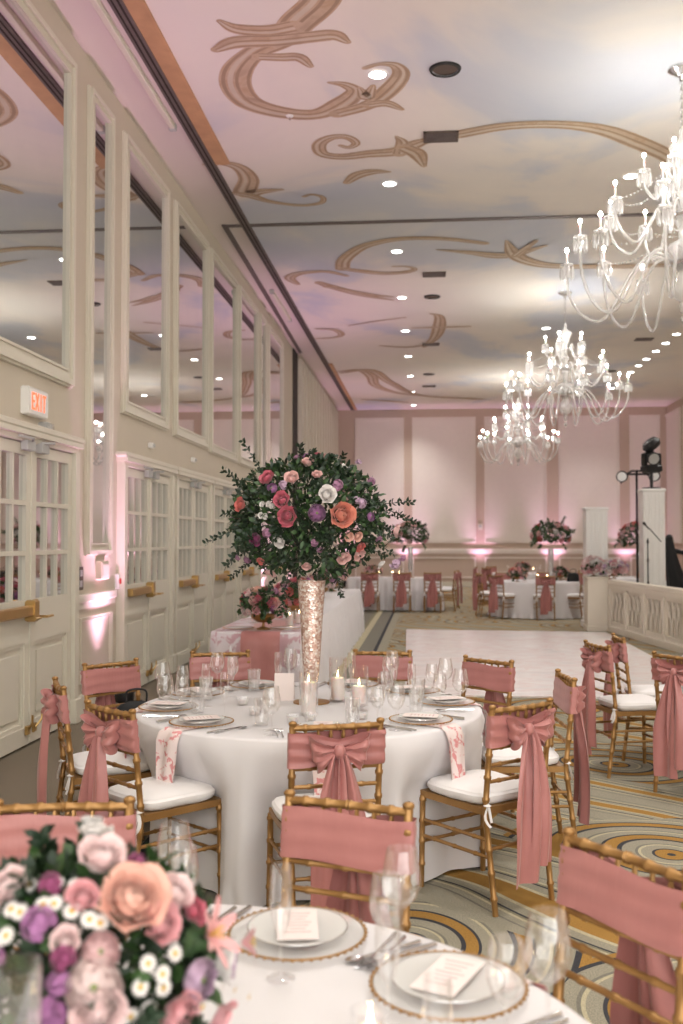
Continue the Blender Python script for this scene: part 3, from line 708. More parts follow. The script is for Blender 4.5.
def table_rect(x0, x1, y0, y1, label, n=4):
    e = empty('banquet_table', ((x0+x1)/2, (y0+y1)/2, 0), 0, label, 'table'); hx, hy = (x1-x0)/2, (y1-y0)/2
    MB().box(-hx+.01, hx-.01, -hy+.01, hy-.01, .72, .75, .004).build('tabletop', 'gold_dark', e, smooth=False)
    for sx in (-1, 1):
        for sy in (-1, 1): MB().tube([(sx*(hx-.12), sy*(hy-.12), 0), (sx*(hx-.12), sy*(hy-.12), .72)], .018).build('leg', 'grey_metal', e)
def cloth_rect(x0, x1, y0, y1, label, mat='linen', pleat=.13, amp=.016, z=.757, hem=.012, ruffle=False):
    cx, cy, hx, hy = (x0+x1)/2, (y0+y1)/2, (x1-x0)/2, (y1-y0)/2; pts = []; r = .05; step = .022
    cor = [(hx-r, -hy+r, -PI/2), (hx-r, hy-r, 0), (-hx+r, hy-r, PI/2), (-hx+r, -hy+r, PI)]; s = 0
    for k, (px_, py_, a0) in enumerate(cor):
        for i in range(5): a = a0+PI/2*i/4; pts.append((px_+r*math.cos(a), py_+r*math.sin(a), math.cos(a), math.sin(a)))
        nx_, ny_, na = cor[(k+1) % 4]; a = a0+PI/2; A = Vector((px_+r*math.cos(a), py_+r*math.sin(a))); B_ = Vector((nx_+r*math.cos(na), ny_+r*math.sin(na)))
        m = max(2, int((B_-A).length/step))
        for i in range(1, m): q = A.lerp(B_, i/m); pts.append((q.x, q.y, math.cos(a), math.sin(a)))
    n = len(pts); L = [0]
    for i in range(1, n): L.append(L[-1]+math.hypot(pts[i][0]-pts[i-1][0], pts[i][1]-pts[i-1][1]))
    rows = [(0, z, 0), (0, z-.01, .004)]+[(u, z-.01-(z-.01-hem)*u, .01+.04*u) for u in [k/8 for k in range(1, 9)]]
    P = []; F = []
    for u, zz, out in rows:
        for i, (x, y, nx_, ny_) in enumerate(pts):
            o = out+amp*min(1, u*2.5)*(math.sin(L[i]*2*PI/pleat+.8*math.sin(L[i]*1.7))+.4*math.sin(L[i]*2*PI/pleat*2.3))
            P.append((x+nx_*o, y+ny_*o, zz))
    for j in range(len(rows)-1):
        for i in range(n): F.append((j*n+i, j*n+(i+1) % n, (j+1)*n+(i+1) % n, (j+1)*n+i))
    F.append(tuple(range(n)))
    return tag(MB().add(P, F).build('tablecloth', mat, ang=60, loc=(cx, cy, 0)), label, 'tablecloth')
HX0, HX1, HY0, HY1 = -2.08, -1.24, 9.55, 18.2
table_rect(HX0, HX1, HY0, HY1, 'long head table running along the doors under a pleated cloth')
cloth_rect(HX0, HX1, HY0, HY1, 'long white pleated cloth on the head table along the doors', pleat=.19, amp=.045)
table_rect(-1.9, .3, 23.3, 24.3, 'far left banquet table under a white cloth'); cloth_rect(-1.9, .3, 23.3, 24.3, 'white cloth on the far left banquet table', pleat=.3, amp=.03)
def overlay(x0, x1, ytop, yfront, drop, mat, name, label, cat, zt=.762, wave=.012, side=.0, fr=7):
    """a cloth lying on the near end of the head table and falling over its front"""
    b = MB(); L1, L2 = ytop-yfront, drop
    def fn(v, u):
        s = u*(L1+L2); x = x0+(x1-x0)*v
        if s < L1: return (x, ytop-s, zt)
        d = s-L1; return (x, yfront-.03-.03*d/drop-wave*(math.sin(v*fr*2*PI/2)+1)*min(1, d*6), zt-d)
    b.grid(fn, 40, 26)
    return tag(b.build(name, mat, ang=70), label, cat)
overlay(HX0-.02, HX1+.02, 11.2, HY0, .6, 'lace_floral', 'lace_overlay', 'silvery floral lace overlay on the near end of the head table', 'table overlay')
overlay(-1.80, -1.42, 10.9, HY0-.02, .5, 'satin', 'table_runner', 'dusty pink satin runner over the near end of the head table', 'table runner', .766, .004, fr=3)

# ------------------------------------------------------------------ tableware prototypes
def mk_glass(prof, name, cat, mat='glass', foot=None, n=22, fl=0):
    def f():
        e = MB(); e.lathe(prof, n, fl=fl); o = e.build(name, mat, ang=60); o['category'] = cat; return o
    return f
wine_big = Proto(mk_glass([(.0345,.0), (.036,.002), (.02,.004), (.006,.008), (.004,.02), (.0038,.08), (.005,.092), (.016,.1), (.032,.115), (.042,.14), (.043,.16), (.038,.19), (.032,.222), (.031,.222), (.0365,.19), (.0415,.16), (.0405,.14), (.03,.117), (.012,.103), (.0005,.1)], 'wine_glass', 'wine glass'))
wine_small = Proto(mk_glass([(.032,.0), (.0335,.002), (.018,.004), (.005,.008), (.0037,.02), (.0035,.075), (.0045,.085), (.014,.093), (.027,.107), (.0345,.13), (.035,.15), (.031,.178), (.0275,.2), (.0265,.2), (.03,.178), (.0337,.15), (.033,.13), (.025,.109), (.01,.096), (.0005,.094)], 'wine_glass', 'wine glass'))
flute = Proto(mk_glass([(.029,.0), (.03,.002), (.016,.004), (.004,.008), (.0035,.02), (.0035,.07), (.005,.082), (.014,.1), (.021,.13), (.0235,.16), (.0225,.2), (.02,.23), (.0192,.23), (.0213,.2), (.0222,.16), (.0197,.13), (.012,.103), (.0005,.086)], 'champagne_flute', 'champagne flute'))
tumbler = Proto(mk_glass([(.026,.0), (.03,.004), (.0325,.03), (.034,.07), (.038,.13), (.036,.13), (.032,.07), (.0305,.03), (.024,.012), (.0005,.01)], 'cut_glass_tumbler', 'glass', 'cut_glass', n=28, fl=.035))
def mk_charger():
    e = empty('charger_plate', cat='plate'); e['category'] = 'plate'
    MB().lathe([(.0005,.004), (.11,.004), (.125,.007), (.15,.013), (.151,.015), (.125,.011), (.108,.008), (.0005,.008)], 40).build('plate_body', 'charger_glass', e)
    b = MB()
    for k in range(48):
        a = 2*PI*k/48; b.lathe([(.0005,-.0045), (.0042,-.002), (.0042,.002), (.0005,.0045)], 6, (.153*math.cos(a), .153*math.sin(a), .0135))
    b.tube([(.1505*math.cos(2*PI*k/40), .1505*math.sin(2*PI*k/40), .0135) for k in range(40)], .0025, 6, True)
    b.build('beaded_rim', 'gold', e)
    return e
charger = Proto(mk_charger)
def mk_plate():
    e = empty('dinner_plate', cat='plate'); e['category'] = 'plate'
    MB().lathe([(.0005,.0), (.07,.0), (.078,.003), (.11,.012), (.111,.0145), (.078,.006), (.0005,.0045)], 36).build('plate_body', 'plate_glass', e)
    MB().tube([(.111*math.cos(2*PI*k/36), .111*math.sin(2*PI*k/36), .0132) for k in range(36)], .0014, 6, True).build('rim', 'silver', e)
    return e
plate = Proto(mk_plate)
def mk_fork():
    b = MB(); b.tube([(0,-.1,.004), (0,-.04,.006), (0,.03,.006), (0,.05,.004)], [.005,.003,.0025,.004], 6)
    b.box(-.011, .011, .045, .065, .003, .006, .001)
    for k in range(4): b.box(-.011+.0063*k, -.008+.0063*k, .064, .1, .004, .007)
    o = b.build('fork', 'silver'); o['category'] = 'fork'; return o
def mk_knife():
    b = MB(); b.tube([(0,-.11,.004), (0,-.03,.005), (0,-.01,.004)], [.005,.006,.004], 6)
    b.add([(-.004,-.01,.003), (.006,-.01,.003), (.009,.06,.003), (.004,.11,.003), (-.004,.1,.003), (-.004,-.01,.006), (.004,-.01,.006), (.005,.06,.005), (.002,.105,.004), (-.004,.1,.006)], [(4,3,2,1,0), (5,6,7,8,9), (0,1,6,5), (1,2,7,6), (2,3,8,7), (3,4,9,8), (4,0,5,9)])
    o = b.build('knife', 'silver', ang=30); o['category'] = 'knife'; return o
def mk_spoon():
    b = MB(); b.tube([(0,-.1,.004), (0,-.03,.005), (0,.04,.006), (0,.055,.005)], [.005,.003,.0025,.004], 6)
    b.lathe([(.0005,-.3), (.6,-.18), (.95,.1), (1,.2), (.93,.2), (.6,-.08), (.0005,-.18)], 14, (0,.077,.006), Matrix.Diagonal((.014,.023,.01)).to_4x4())
    o = b.build('spoon', 'silver'); o['category'] = 'spoon'; return o
fork, knife, spoon = Proto(mk_fork), Proto(mk_knife), Proto(mk_spoon)
def napkin(c, R, a, w, drop, z, label, mat='napkin_floral', inner=.22, grp=None):
    e_ = Vector((math.cos(a), math.sin(a), 0)); t_ = Vector((-e_.y, e_.x, 0)); b = MB(); L1 = inner; L2 = drop
    def fn(v, u):
        s = u*(L1+L2); x = (v-.5)*w
        if s < L1: r = R-L1+s; zz = z+.0015
        else: d = s-L1; r = R+.012+.02*min(1, d*20)+.05*d/.7+.006*math.sin(v*9+u*3); zz = z-d
        p = e_*r+t_*(x*(1-.1*max(0, s-L1)/L2+(.12*math.sin(7*s) if s > L1 else 0))); return (p.x, p.y, zz)
    b.grid(fn, 10, 24)
    b.grid(lambda v, u: tuple(Vector(fn(v, u))-e_*(.004 if u*(L1+L2) >= L1 else 0)+Vector((0,0,.003 if u*(L1+L2) < L1 else 0))), 10, 24)
    return tag(b.build('napkin', mat, ang=70, loc=(c[0], c[1], 0)), label, 'napkin', grp)
def setting(c, R, deg, who, tbl, full=True, nap=True, glasses='bbf', jit=0):
    a = math.radians(deg); z = .758
    P = lambda r, da, zz=z: (c[0]+r*math.cos(a+math.radians(da)), c[1]+r*math.sin(a+math.radians(da)), zz)
    s = 'at the %s place of the %s table' % (who, tbl); g = '%s on the %s table'
    if nap: napkin(c, R, a, .13, .24, z, 'pink floral napkin hanging over the edge %s' % s, grp=g % ('napkins', tbl))
    charger.put(P(R-.175, 0, z+(.005 if nap else 0)), a, 'clear charger plate with gold beaded rim %s' % s, g % ('chargers', tbl))
    plate.put(P(R-.175, 0, z+.0135+(.005 if nap else 0)), a, 'pale glassy dinner plate on the charger %s' % s, g % ('plates', tbl))
    b = MB(); b.box(-.045, .045, -.085, .085, 0, .002)
    b.cur = 1
    for k in range(7): b.box(-.03+.006*(k % 3), .03-.006*(k % 3), .06-.018*k, .0625-.018*k, .002, .0024)
    m = b.build('menu_card', ['card', 'menu_print'], smooth=False); m.location = P(R-.175, 0, z+.0345); m.rotation_euler = (0,0,a-PI/2+.5*math.sin(deg)); tag(m, 'pale printed menu card on the plate %s' % s, 'menu card', g % ('menu cards', tbl))
    if not full: return
    def side(r, off): return (c[0]+r*math.cos(a)-off*math.sin(a), c[1]+r*math.sin(a)+off*math.cos(a), z)
    rz = a+PI/2
    fork.put(side(R-.16, -.19), rz, 'dinner fork %s, beside the charger' % s, g % ('forks', tbl)); fork.put(side(R-.17, -.215), rz, 'outer salad fork %s' % s, g % ('forks', tbl))
    knife.put(side(R-.16, .19), rz, 'dinner knife %s' % s, g % ('knives', tbl)); spoon.put(side(R-.17, .22), rz, 'soup spoon %s' % s, g % ('spoons', tbl))
    wine_big.put(P(R*.885, -17), 0, 'larger stemmed wine glass %s' % s, g % ('wine glasses', tbl))
    wine_small.put(P(R*.775, -20), 0, 'smaller stemmed wine glass %s' % s, g % ('wine glasses', tbl))
    if 'f' in glasses: flute.put(P(R*.60, -6), 0, 'champagne flute %s' % s, g % ('champagne flutes', tbl))
    if 't' in glasses: tumbler.put(P(R*.66, -27), 0, 'cut glass water tumbler %s' % s, g % ('tumblers', tbl))
for (A, B_, l, w) in MID:
    m = (Vector(A)+Vector(B_))/2; deg = math.degrees(math.atan2(m.y-CM[1], m.x-CM[0])); setting(CM, RM, deg, w, 'middle', glasses='ft')
for deg, w in ((39, 'right'), (71, 'middle'), (112, 'left')): setting(CF, RF, deg, w, 'nearest', glasses='f')
setting(CF, RF, 6, 'front right', 'nearest', glasses='f')
wine_big.put((1.9, 7.45, .758), 0, 'stemmed wine glass on the table cut by the right picture edge')
# centre of the middle table
def candle(x, y, h, r, label, z=.758, gh=None):
    e = empty('pillar_candle', (x, y, z+.012), 0, 'white pillar candle burning '+label, 'candle')
    MB().lathe([(.0005,0), (r,0), (r,h-.004), (r-.004,h), (r-.012,h-.004), (.0005,h-.006)], 26).build('wax', 'wax', e)
    MB().tube([(0,0,h-.008), (0,.001,h+.006)], .0012, 6).build('wick', 'black_plastic', e)
    MB().lathe([(.0005,h+.002), (.004,h+.008), (.0045,h+.014), (.002,h+.026), (.0003,h+.034)], 10).build('flame', 'flame', e)
    g = MB(); R = r+.012; H = gh or h*2; g.lathe([(.0005,.001), (R,.001), (R,H), (R-.0015,H), (R-.0015,.006), (.0005,.006)], 28)
    tag(g.build('glass_cylinder', 'glass', loc=(x, y, z)), 'clear glass cylinder around the candle '+label, 'candle holder')
candle(-.61, 5.08, .155, .037, 'tallest in front of the crystal vase', gh=.22)
candle(-.50, 5.52, .12, .037, 'just right of the crystal vase', gh=.24)
candle(-.36, 5.2, .09, .037, 'farther right of the crystal vase', .79, gh=.2)
tag(MB().lathe([(.0005,0), (.045,0), (.043,.006), (.02,.014), (.018,.02), (.04,.03), (.0005,.031)], 20).build('candle_stand', 'cut_glass', loc=(-.36, 5.2, .758)), 'low glass stand under the right candle', 'candle stand')
def tealight(x, y, label):
    e = empty('tealight_holder', (x, y, .758), 0, 'tiny yellowish tealight in cut glass '+label, 'tealight', 'tealights on the middle table')
    MB().lathe([(.0005,.001), (.028,.001), (.032,.02), (.033,.04), (.031,.04), (.029,.02), (.024,.006), (.0005,.006)], 16, fl=.04).build('cup', 'cut_glass', e)
    MB().lathe([(.0005,.007), (.02,.007), (.02,.024), (.0005,.026)], 14).build('wax', 'petal_pollen' if 0 else 'wax', e)
for x, y, l in ((-.66,4.86,'before the tall candle'), (-.58,4.9,'right before the tall candle'), (-.33,4.98,'before the right candle'), (-.3,5.52,'behind the right candle'), (-.8,5.6,'left of the crystal vase'), (-1.0,5.35,'left near the water tumblers'), (-.88,5.05,'left before the card')): tealight(x, y, l)
b = MB(); b.add([(-.055,0,0), (.055,0,0), (.055,.03,.15), (-.055,.03,.15), (-.055,.062,0), (.055,.062,0)], [(0,1,2,3), (3,2,5,4)]); o = b.build('table_card', 'card', smooth=False, loc=(-.8, 5.5, .758)); tag(o, 'blank pale folded card standing left of the crystal vase', 'card')
def vase(x, y, h, label, rt=.078, mat='crystal_skin', z=.758):
    e = empty('crystal_vase', (x, y, z), 0, label, 'vase')
    MB().lathe([(.0005,0), (.1,0), (.1,.008), (.05,.014), (.03,.022), (.022,.035)], 26).build('base', 'gold', e)
    b = MB()
    for k, (zz, rr) in enumerate(((.05,.026), (.078,.022), (.1,.026))): b.lathe([(.0005,-rr*.9)]+[(rr*math.cos(t), rr*.9*math.sin(t)) for t in (-1,-.5,0,.5,1)]+[(.0005,rr*.9)], 14, (0,0,zz))
    b.build('stem_beads', 'gold', e)
    MB().lathe([(.03,.115), (.04,.13), (.05,.25), (.062,.45), (rt,h), (rt-.004,h), (.056,.45), (.04,.2), (.0005,.14)], 30).build('bowl', mat, e)
    return e
def crystal_skin():
    m, nt, bs, o = new_mat('crystal_skin')
    v = nt.nodes.new('ShaderNodeTexVoronoi'); v.inputs['Scale'].default_value = 90; nt.links.new(mapping(nt), v.inputs['Vector'])
    c = ramp(nt, math_(nt, 'FRACT', math_(nt, 'MULTIPLY', v.outputs['Color'], 5)), [(0, rgb(196,160,146)), (.3, rgb(224,202,190)), (.6, rgb(244,234,226)), (.85, rgb(214,184,170))], 'CONSTANT')
    nt.links.new(c, bs.inputs['Base Color']); bs.inputs['Metallic'].default_value = .45; bs.inputs['Roughness'].default_value = .2
    bump(nt, bs, v.outputs['Distance'], .8, .004); M['crystal_skin'] = m
crystal_skin()
vase(-.64, 5.46, .67, 'tall slim crystal-studded vase on the middle table under the big flower ball')
# ------------------------------------------------------------------ flowers
def petal(b, base, out, up, L, W, curl, cup=.25, n=4):
    """one cupped petal from base, growing along 'up' and leaning along 'out'"""
    out = Vector(out).normalized(); up = Vector(up).normalized(); side = up.cross(out).normalized(); base = Vector(base)
    def fn(v, u):
        x = (v-.5)*2; w = W*math.sin(PI*min(.92, .12+u*.8))**.6
        return base + up*(L*u*math.cos(curl*u*.6)) + out*(L*(math.sin(curl*u)*u*.8)) + side*(x*w) - out*(cup*W*x*x*.9)*(1-.3*u)
    b.grid(fn, n, n)
def shell(b, a0, haz, R, tt, flare, tb=2.3, n=6, squash=.8, cz=0, rf=0):
    """one petal: a patch of a sphere of radius R round azimuth a0, top edge at polar angle tt"""
    def fn(v, u):
        x = (v-.5)*2; th = tb+(tt+.35*x*x*(1 if tt > .5 else .6)-tb)*u; rr = R*(1+flare*max(0, u-.45)**1.6*3)*(1-.05*x*x)+rf*math.sin(x*5)*u
        a = a0+haz*x*(1 if u < .7 else 1-(u-.7)*.5)
        return (rr*math.sin(th)*math.cos(a), rr*math.sin(th)*math.sin(a), rr*math.cos(th)*squash+cz)
    b.grid(fn, n, n)
def m_rose(seed=1, open_=1.0):           # unit radius, faces +Z
    r = random.Random(seed); b = MB()
    for i, (R, n, tt, fl) in enumerate(((.13,3,.2,0), (.22,3,.35,0), (.31,3,.5,.02), (.4,4,.62,.04), (.5,4,.75,.07), (.6,5,.88,.12), (.72,5,1.0,.2), (.84,6,1.12,.3))):
        for k in range(n): shell(b, 2*PI*k/n+i*.9+r.uniform(-.2,.2), 1.3*PI/n, R*r.uniform(.9,1.08), tt*r.uniform(.85,1.12), fl*1.6+.03, rf=.03, squash=.8, cz=.3*(.84-R))
    return b
def m_ran(seed=2):
    r = random.Random(seed); b = MB()
    for i in range(8):
        R = .3+.1*i; n = 5+i//2
        for k in range(n): shell(b, 2*PI*k/n+i*.7, 1.2*PI/n, R*r.uniform(.97,1.03), .42+.11*i, .02+.006*i, squash=.72, n=5, rf=.01)
    b.cur = 1; b.lathe([(.17,.12), (.15,.24), (.0005,.3)], 10)
    return b
def m_daisy():
    b = MB()
    for k in range(13):
        a = 2*PI*k/13; o = Vector((math.cos(a), math.sin(a), 0)); s = Vector((-o.y, o.x, 0))
        b.add([o*.25+s*.06, o*.25-s*.06, o*.7-s*.16+Vector((0,0,.08)), o*1.0-s*.07+Vector((0,0,.02)), o*1.0+s*.07+Vector((0,0,.02)), o*.7+s*.16+Vector((0,0,.08))], [(0,1,2,5), (5,2,3,4)])
    b.cur = 1; b.lathe([(.33,0), (.3,.12), (.18,.2), (.0005,.22)], 12)
    return b
def m_cluster(seed=3, n=16):
    r = random.Random(seed); b = MB()
    for k in range(n):
        th = r.uniform(0, 2*PI); ph = math.acos(r.uniform(-.2, 1)); d = Vector((math.sin(ph)*math.cos(th), math.sin(ph)*math.sin(th), math.cos(ph))); q = d.to_track_quat('Z', 'Y')
        for j in range(5):
            a = 2*PI*j/5; o = q @ Vector((math.cos(a), math.sin(a), 0)); s = q @ Vector((-math.sin(a), math.cos(a), 0)); c = d*.72
            b.add([c-d*.1, c+o*.2-s*.15+d*.08, c+o*.4+d*.03, c+o*.2+s*.15+d*.08], [(0,1,2,3)])
    b.lathe([(.0005,-.4), (.45,-.2), (.6,.2), (.4,.5), (.0005,.6)], 10)
    return b
def m_lily():
    b = MB()
    for k in range(6):
        a = 2*PI*k/6; o = Vector((math.cos(a), math.sin(a), 0)); petal(b, o*.06+Vector((0,0,-.3)), o, (o.x*.7, o.y*.7, 1), 1.15, .26, 1.0, .3, 5)
    b.cur = 1
    for k in range(6):
        a = 2*PI*k/6+.4; o = Vector((math.cos(a), math.sin(a), 0)); b.tube([(0,0,-.2), o*.25+Vector((0,0,.5))], [.02,.03], 5)
    return b
MESH = {}
BUILD = dict(rose=m_rose, ranunculus=m_ran, daisy=m_daisy, stock_blossom=m_cluster, lily=m_lily)
def flower(kind, mats, parent, loc, r, nrm, label=None):
    key = (kind,)+tuple(mats)
    if key not in MESH:
        o = BUILD[kind]().build(kind, mats, parent, ang=75); MESH[key] = o.data
    else: o = bpy.data.objects.new(kind, MESH[key]); COL.objects.link(o); o.parent = parent
    o.location = loc; o.scale = (r,)*3; q = Vector(nrm).to_track_quat('Z', 'Y'); o.rotation_mode = 'QUATERNION'; o.rotation_quaternion = q @ Euler((0,0,rnd.uniform(0,6))).to_quaternion()
    if label: o['label'] = label
    return o
def leaf(b, p, d, n, L, W):
    d = Vector(d).normalized(); s = d.cross(Vector(n)).normalized() if d.cross(Vector(n)).length > 1e-4 else d.orthogonal().normalized(); u = s.cross(d); p = Vector(p)
    b.add([p, p+d*L*.3+s*W*.5, p+d*L*.65+s*W*.45, p+d*L-u*L*.12, p+d*L*.65-s*W*.45, p+d*L*.3-s*W*.5, p+d*L*.5+u*W*.12], [(0,6,1), (1,6,2), (2,6,3), (3,6,4), (4,6,5), (5,6,0)])
def rdir(r, zmin=-1):
    while True:
        v = Vector((r.uniform(-1,1), r.uniform(-1,1), r.uniform(-1,1)))
        if .05 < v.length < 1 and v.normalized().z > zmin: return v.normalized()
KINDC = dict(coral='rose', hotpink='rose', violet='ranunculus', coralr='rose', white='rose', mauve='stock_blossom', lav='stock_blossom', magenta='rose', pale='rose', peach='rose', blush='rose', pink='rose', lily='lily', ran='ranunculus', ranp='ranunculus', daisy='daisy')
def bouquet(name, label, cat, c, rad, flw, nleaf, nspray, leafL, seed, fill=(), group=None, spray=(.3,.1), zmin=-.55, kindmap=None, leafmat=('leaf',), fs=(1,1), dz=1.1):
    e = empty(name, c, 0, label, cat, group); r = random.Random(seed); km = dict(KINDC, **(kindmap or {}))
    R0 = Vector(rad); R = Vector((R0.x*fs[0], R0.y*fs[0], R0.z*fs[1]))
    b = MB()
    for k in range(nleaf):
        d = rdir(r, zmin); t = r.uniform(.62, 1.0)**.7; p = Vector((d.x*R.x, d.y*R.y, d.z*R.z))*t
        b.cur = 1 if (len(leafmat) > 1 and r.random() < .4) else 0
        dd = (d+rdir(r)*.9).normalized(); leaf(b, p, dd, d+rdir(r)*.5, leafL*r.uniform(.6,1.3), leafL*r.uniform(.35,.6))
    b.cur = 0
    for k in range(60):       # inner stems
        d = rdir(r, zmin); b.tube([(0,0,-R.z*.7), (d.x*R.x*.5, d.y*R.y*.5, d.z*R.z*.3), (d.x*R.x*.9, d.y*R.y*.9, d.z*R.z*.9)], .0025, 4)
    for k in range(nspray):   # loose twigs reaching out of the ball
        d = rdir(r, -.45) if k % 3 else Vector((r.uniform(-1,1), r.uniform(-1,.6), r.uniform(-.5,-.1))).normalized()
        p0 = Vector((d.x*R.x, d.y*R.y, d.z*R.z))*.85; L = spray[0]*r.uniform(.5,1.1); bend = Vector((0,0,r.uniform(-.9,.3)))
        pts = [p0+d*L*t+bend*L*t*t*.5 for t in (0,.25,.5,.75,1)]; b.tube(pts, [.003,.0025,.002,.0015,.001], 4)
        sp = bez(pts, 4)
        for i, q in enumerate(sp[2:]):
            for s_ in (-1, 1):
                sd = d.orthogonal().normalized(); sd = (Matrix.Rotation(i*1.1+(PI if s_ > 0 else 0), 3, d) @ sd); leaf(b, q, (d*.6+sd), rdir(r), leafL*.75*r.uniform(.7,1.1), leafL*.38)
    b.build('foliage', list(leafmat), e, ang=80)
    R = R0
    for k_, x, y, z, q in flw:
        kind = km[k_]; mats = ['petal_'+('white' if k_ == 'daisy' else k_)]
        if kind in ('daisy', 'lily'): mats.append('petal_pollen')
        if kind == 'ranunculus': mats.append('petal_ran_eye')
        n = Vector((x/R.x**2, y/R.y**2, z/R.z**2)).normalized()
        flower(kind, mats, e, Vector((x, y, z))+n*q*.25, q, n)
    for k in range(len(fill) and fill[0]):
        d = rdir(r, zmin)
        if (d.y < -.25 or d.z > dz) and flw and name == fill[2]: continue
        k_ = r.choice(fill[1]); kind = km[k_]; mats = ['petal_'+('white' if k_ == 'daisy' else k_)]
        if kind in ('daisy', 'lily'): mats.append('petal_pollen')
        if kind == 'ranunculus': mats.append('petal_ran_eye')
        flower(kind, mats, e, (d.x*R.x*1.02, d.y*R.y*1.02, d.z*R.z*1.02), fill[3]*r.uniform(.7,1.2), d)
    return e
FGF=[('peach',0.117,-0.109,0.123,0.043),('blush',0.060,-0.065,0.168,0.031),('white',0.026,0.004,0.184,0.021),('white',0.001,0.063,0.186,0.016),('magenta',0.107,-0.050,0.157,0.019),('magenta',0.004,-0.122,0.147,0.021),('blush',-0.061,-0.118,0.141,0.026),('violet',0.005,-0.163,0.107,0.030),('pink',0.054,-0.130,0.134,0.019),('blush',0.168,-0.055,0.116,0.025),('hotpink',0.193,-0.047,0.090,0.019),('lily',0.216,-0.040,0.052,0.038),('pink',0.161,-0.105,0.090,0.025),('ran',0.088,-0.181,0.035,0.038),('ranp',0.092,-0.165,0.074,0.026),('blush',0.044,-0.172,0.088,0.018),('magenta',0.046,-0.181,0.070,0.022),('violet',0.044,-0.191,0.042,0.021),('violet',0.032,-0.198,0.003,0.031),('blush',0.096,-0.182,0.000,0.031),('lav',0.210,-0.082,0.006,0.029),('lav',0.232,0.029,-0.013,0.026),('pink',0.187,-0.113,-0.028,0.028),('lily',0.255,0.041,0.010,0.028),('blush',-0.086,-0.138,0.115,0.028),('violet',-0.061,-0.180,0.063,0.030),('pink',-0.072,-0.190,0.009,0.030),('magenta',-0.008,-0.197,-0.033,0.030),('white',0.139,-0.144,-0.062,0.028),('blush',0.048,-0.186,-0.055,0.030),('lav',0.170,-0.089,-0.094,0.030),('pink',0.226,-0.010,-0.083,0.025),('daisy',0.010,-0.119,0.149,0.013),('daisy',0.002,-0.145,0.128,0.013),('daisy',0.017,-0.142,0.129,0.013),('daisy',-0.028,-0.121,0.146,0.013),('daisy',0.044,-0.146,0.121,0.013),('daisy',0.070,-0.148,0.111,0.013),('daisy',0.085,-0.146,0.106,0.013),('daisy',0.039,-0.117,0.146,0.013),('daisy',-0.044,-0.146,0.121,0.013),('daisy',-0.029,-0.151,0.119,0.013),('daisy',0.152,-0.140,0.050,0.013),('daisy',0.170,-0.130,0.032,0.013),('daisy',0.172,-0.132,0.014,0.013),('daisy',0.145,-0.153,0.023,0.013),('daisy',0.182,-0.108,0.052,0.013),('daisy',0.134,-0.162,-0.013,0.013),('daisy',0.155,-0.147,-0.009,0.013),('daisy',0.152,-0.147,-0.026,0.013),('daisy',0.211,-0.064,-0.042,0.013),('daisy',0.221,-0.000,-0.066,0.013),('daisy',0.218,-0.061,0.016,0.013),('daisy',0.244,0.011,-0.049,0.013),('daisy',0.267,0.007,-0.057,0.013),('daisy',0.237,-0.009,-0.082,0.013),('daisy',-0.041,-0.169,0.093,0.013),('daisy',-0.055,-0.172,0.084,0.013),]
BGF=[('coral',-0.321,-0.247,0.063,0.033),('hotpink',-0.179,-0.278,0.197,0.037),('hotpink',-0.083,-0.380,0.083,0.037),('hotpink',-0.056,-0.396,-0.000,0.043),('violet',0.093,-0.390,0.016,0.045),('coralr',0.213,-0.345,0.005,0.057),('white',0.140,-0.355,0.108,0.040),('mauve',0.189,-0.303,0.160,0.037),('mauve',0.182,-0.319,0.143,0.025),('lav',0.308,-0.259,0.069,0.033),('lav',0.287,-0.274,0.086,0.025),('white',-0.103,-0.359,-0.124,0.028),('magenta',-0.229,-0.309,-0.111,0.033),('pale',0.214,-0.247,-0.203,0.033),('pale',0.289,-0.181,-0.192,0.030),('pale',-0.044,-0.326,0.194,0.033),('pale',0.027,-0.216,0.285,0.030),('pale',0.082,-0.298,0.216,0.023),('hotpink',0.058,-0.035,0.343,0.022),('violet',-0.144,-0.336,0.143,0.030),('mauve',-0.166,-0.355,-0.082,0.030),('mauve',0.078,-0.361,-0.132,0.025),('mauve',0.103,-0.335,-0.166,0.022),('peach',0.247,-0.300,-0.102,0.023),('peach',0.290,-0.265,-0.099,0.023),('violet',0.356,-0.212,0.003,0.025),('pale',0.479,0.015,-0.071,0.030),('white',0.400,0.009,-0.248,0.023),('lav',0.470,0.008,-0.239,0.040),('mauve',-0.320,-0.059,-0.221,0.027),('coral',-0.219,-0.212,-0.227,0.022),('mauve',0.135,-0.006,-0.331,0.020),('lav',-0.084,-0.344,0.159,0.030),('coral',0.300,-0.214,-0.153,0.023),('pale',0.025,-0.269,-0.250,0.023),('mauve',0.514,0.007,-0.212,0.025),('white',-0.156,-0.364,0.064,0.013),('white',-0.192,-0.347,0.064,0.013),('white',-0.196,-0.354,0.006,0.015),('white',-0.173,-0.365,0.001,0.013),('white',-0.138,-0.373,0.053,0.012),('mauve',-0.044,-0.135,0.318,0.020),('lav',0.278,-0.014,0.299,0.023),('pale',0.391,0.017,-0.133,0.015),('white',0.218,-0.144,0.264,0.020),('mauve',-0.372,-0.070,-0.212,0.020),]
CB = (-.66, 5.45, 1.77)
e = bouquet('flower_centerpiece', 'huge round dark green and pink flower arrangement on the tall crystal vase', 'flower arrangement', CB, (.42,.4,.34), BGF, 4200, 52, .042, 11,
    (34, ['pale','hotpink','violet','mauve','lav','white','coral'], 'flower_centerpiece', .026), None, (.26,.1), kindmap=dict(violet='ranunculus'), leafmat=('leaf', 'leaf_light'), zmin=-.93)
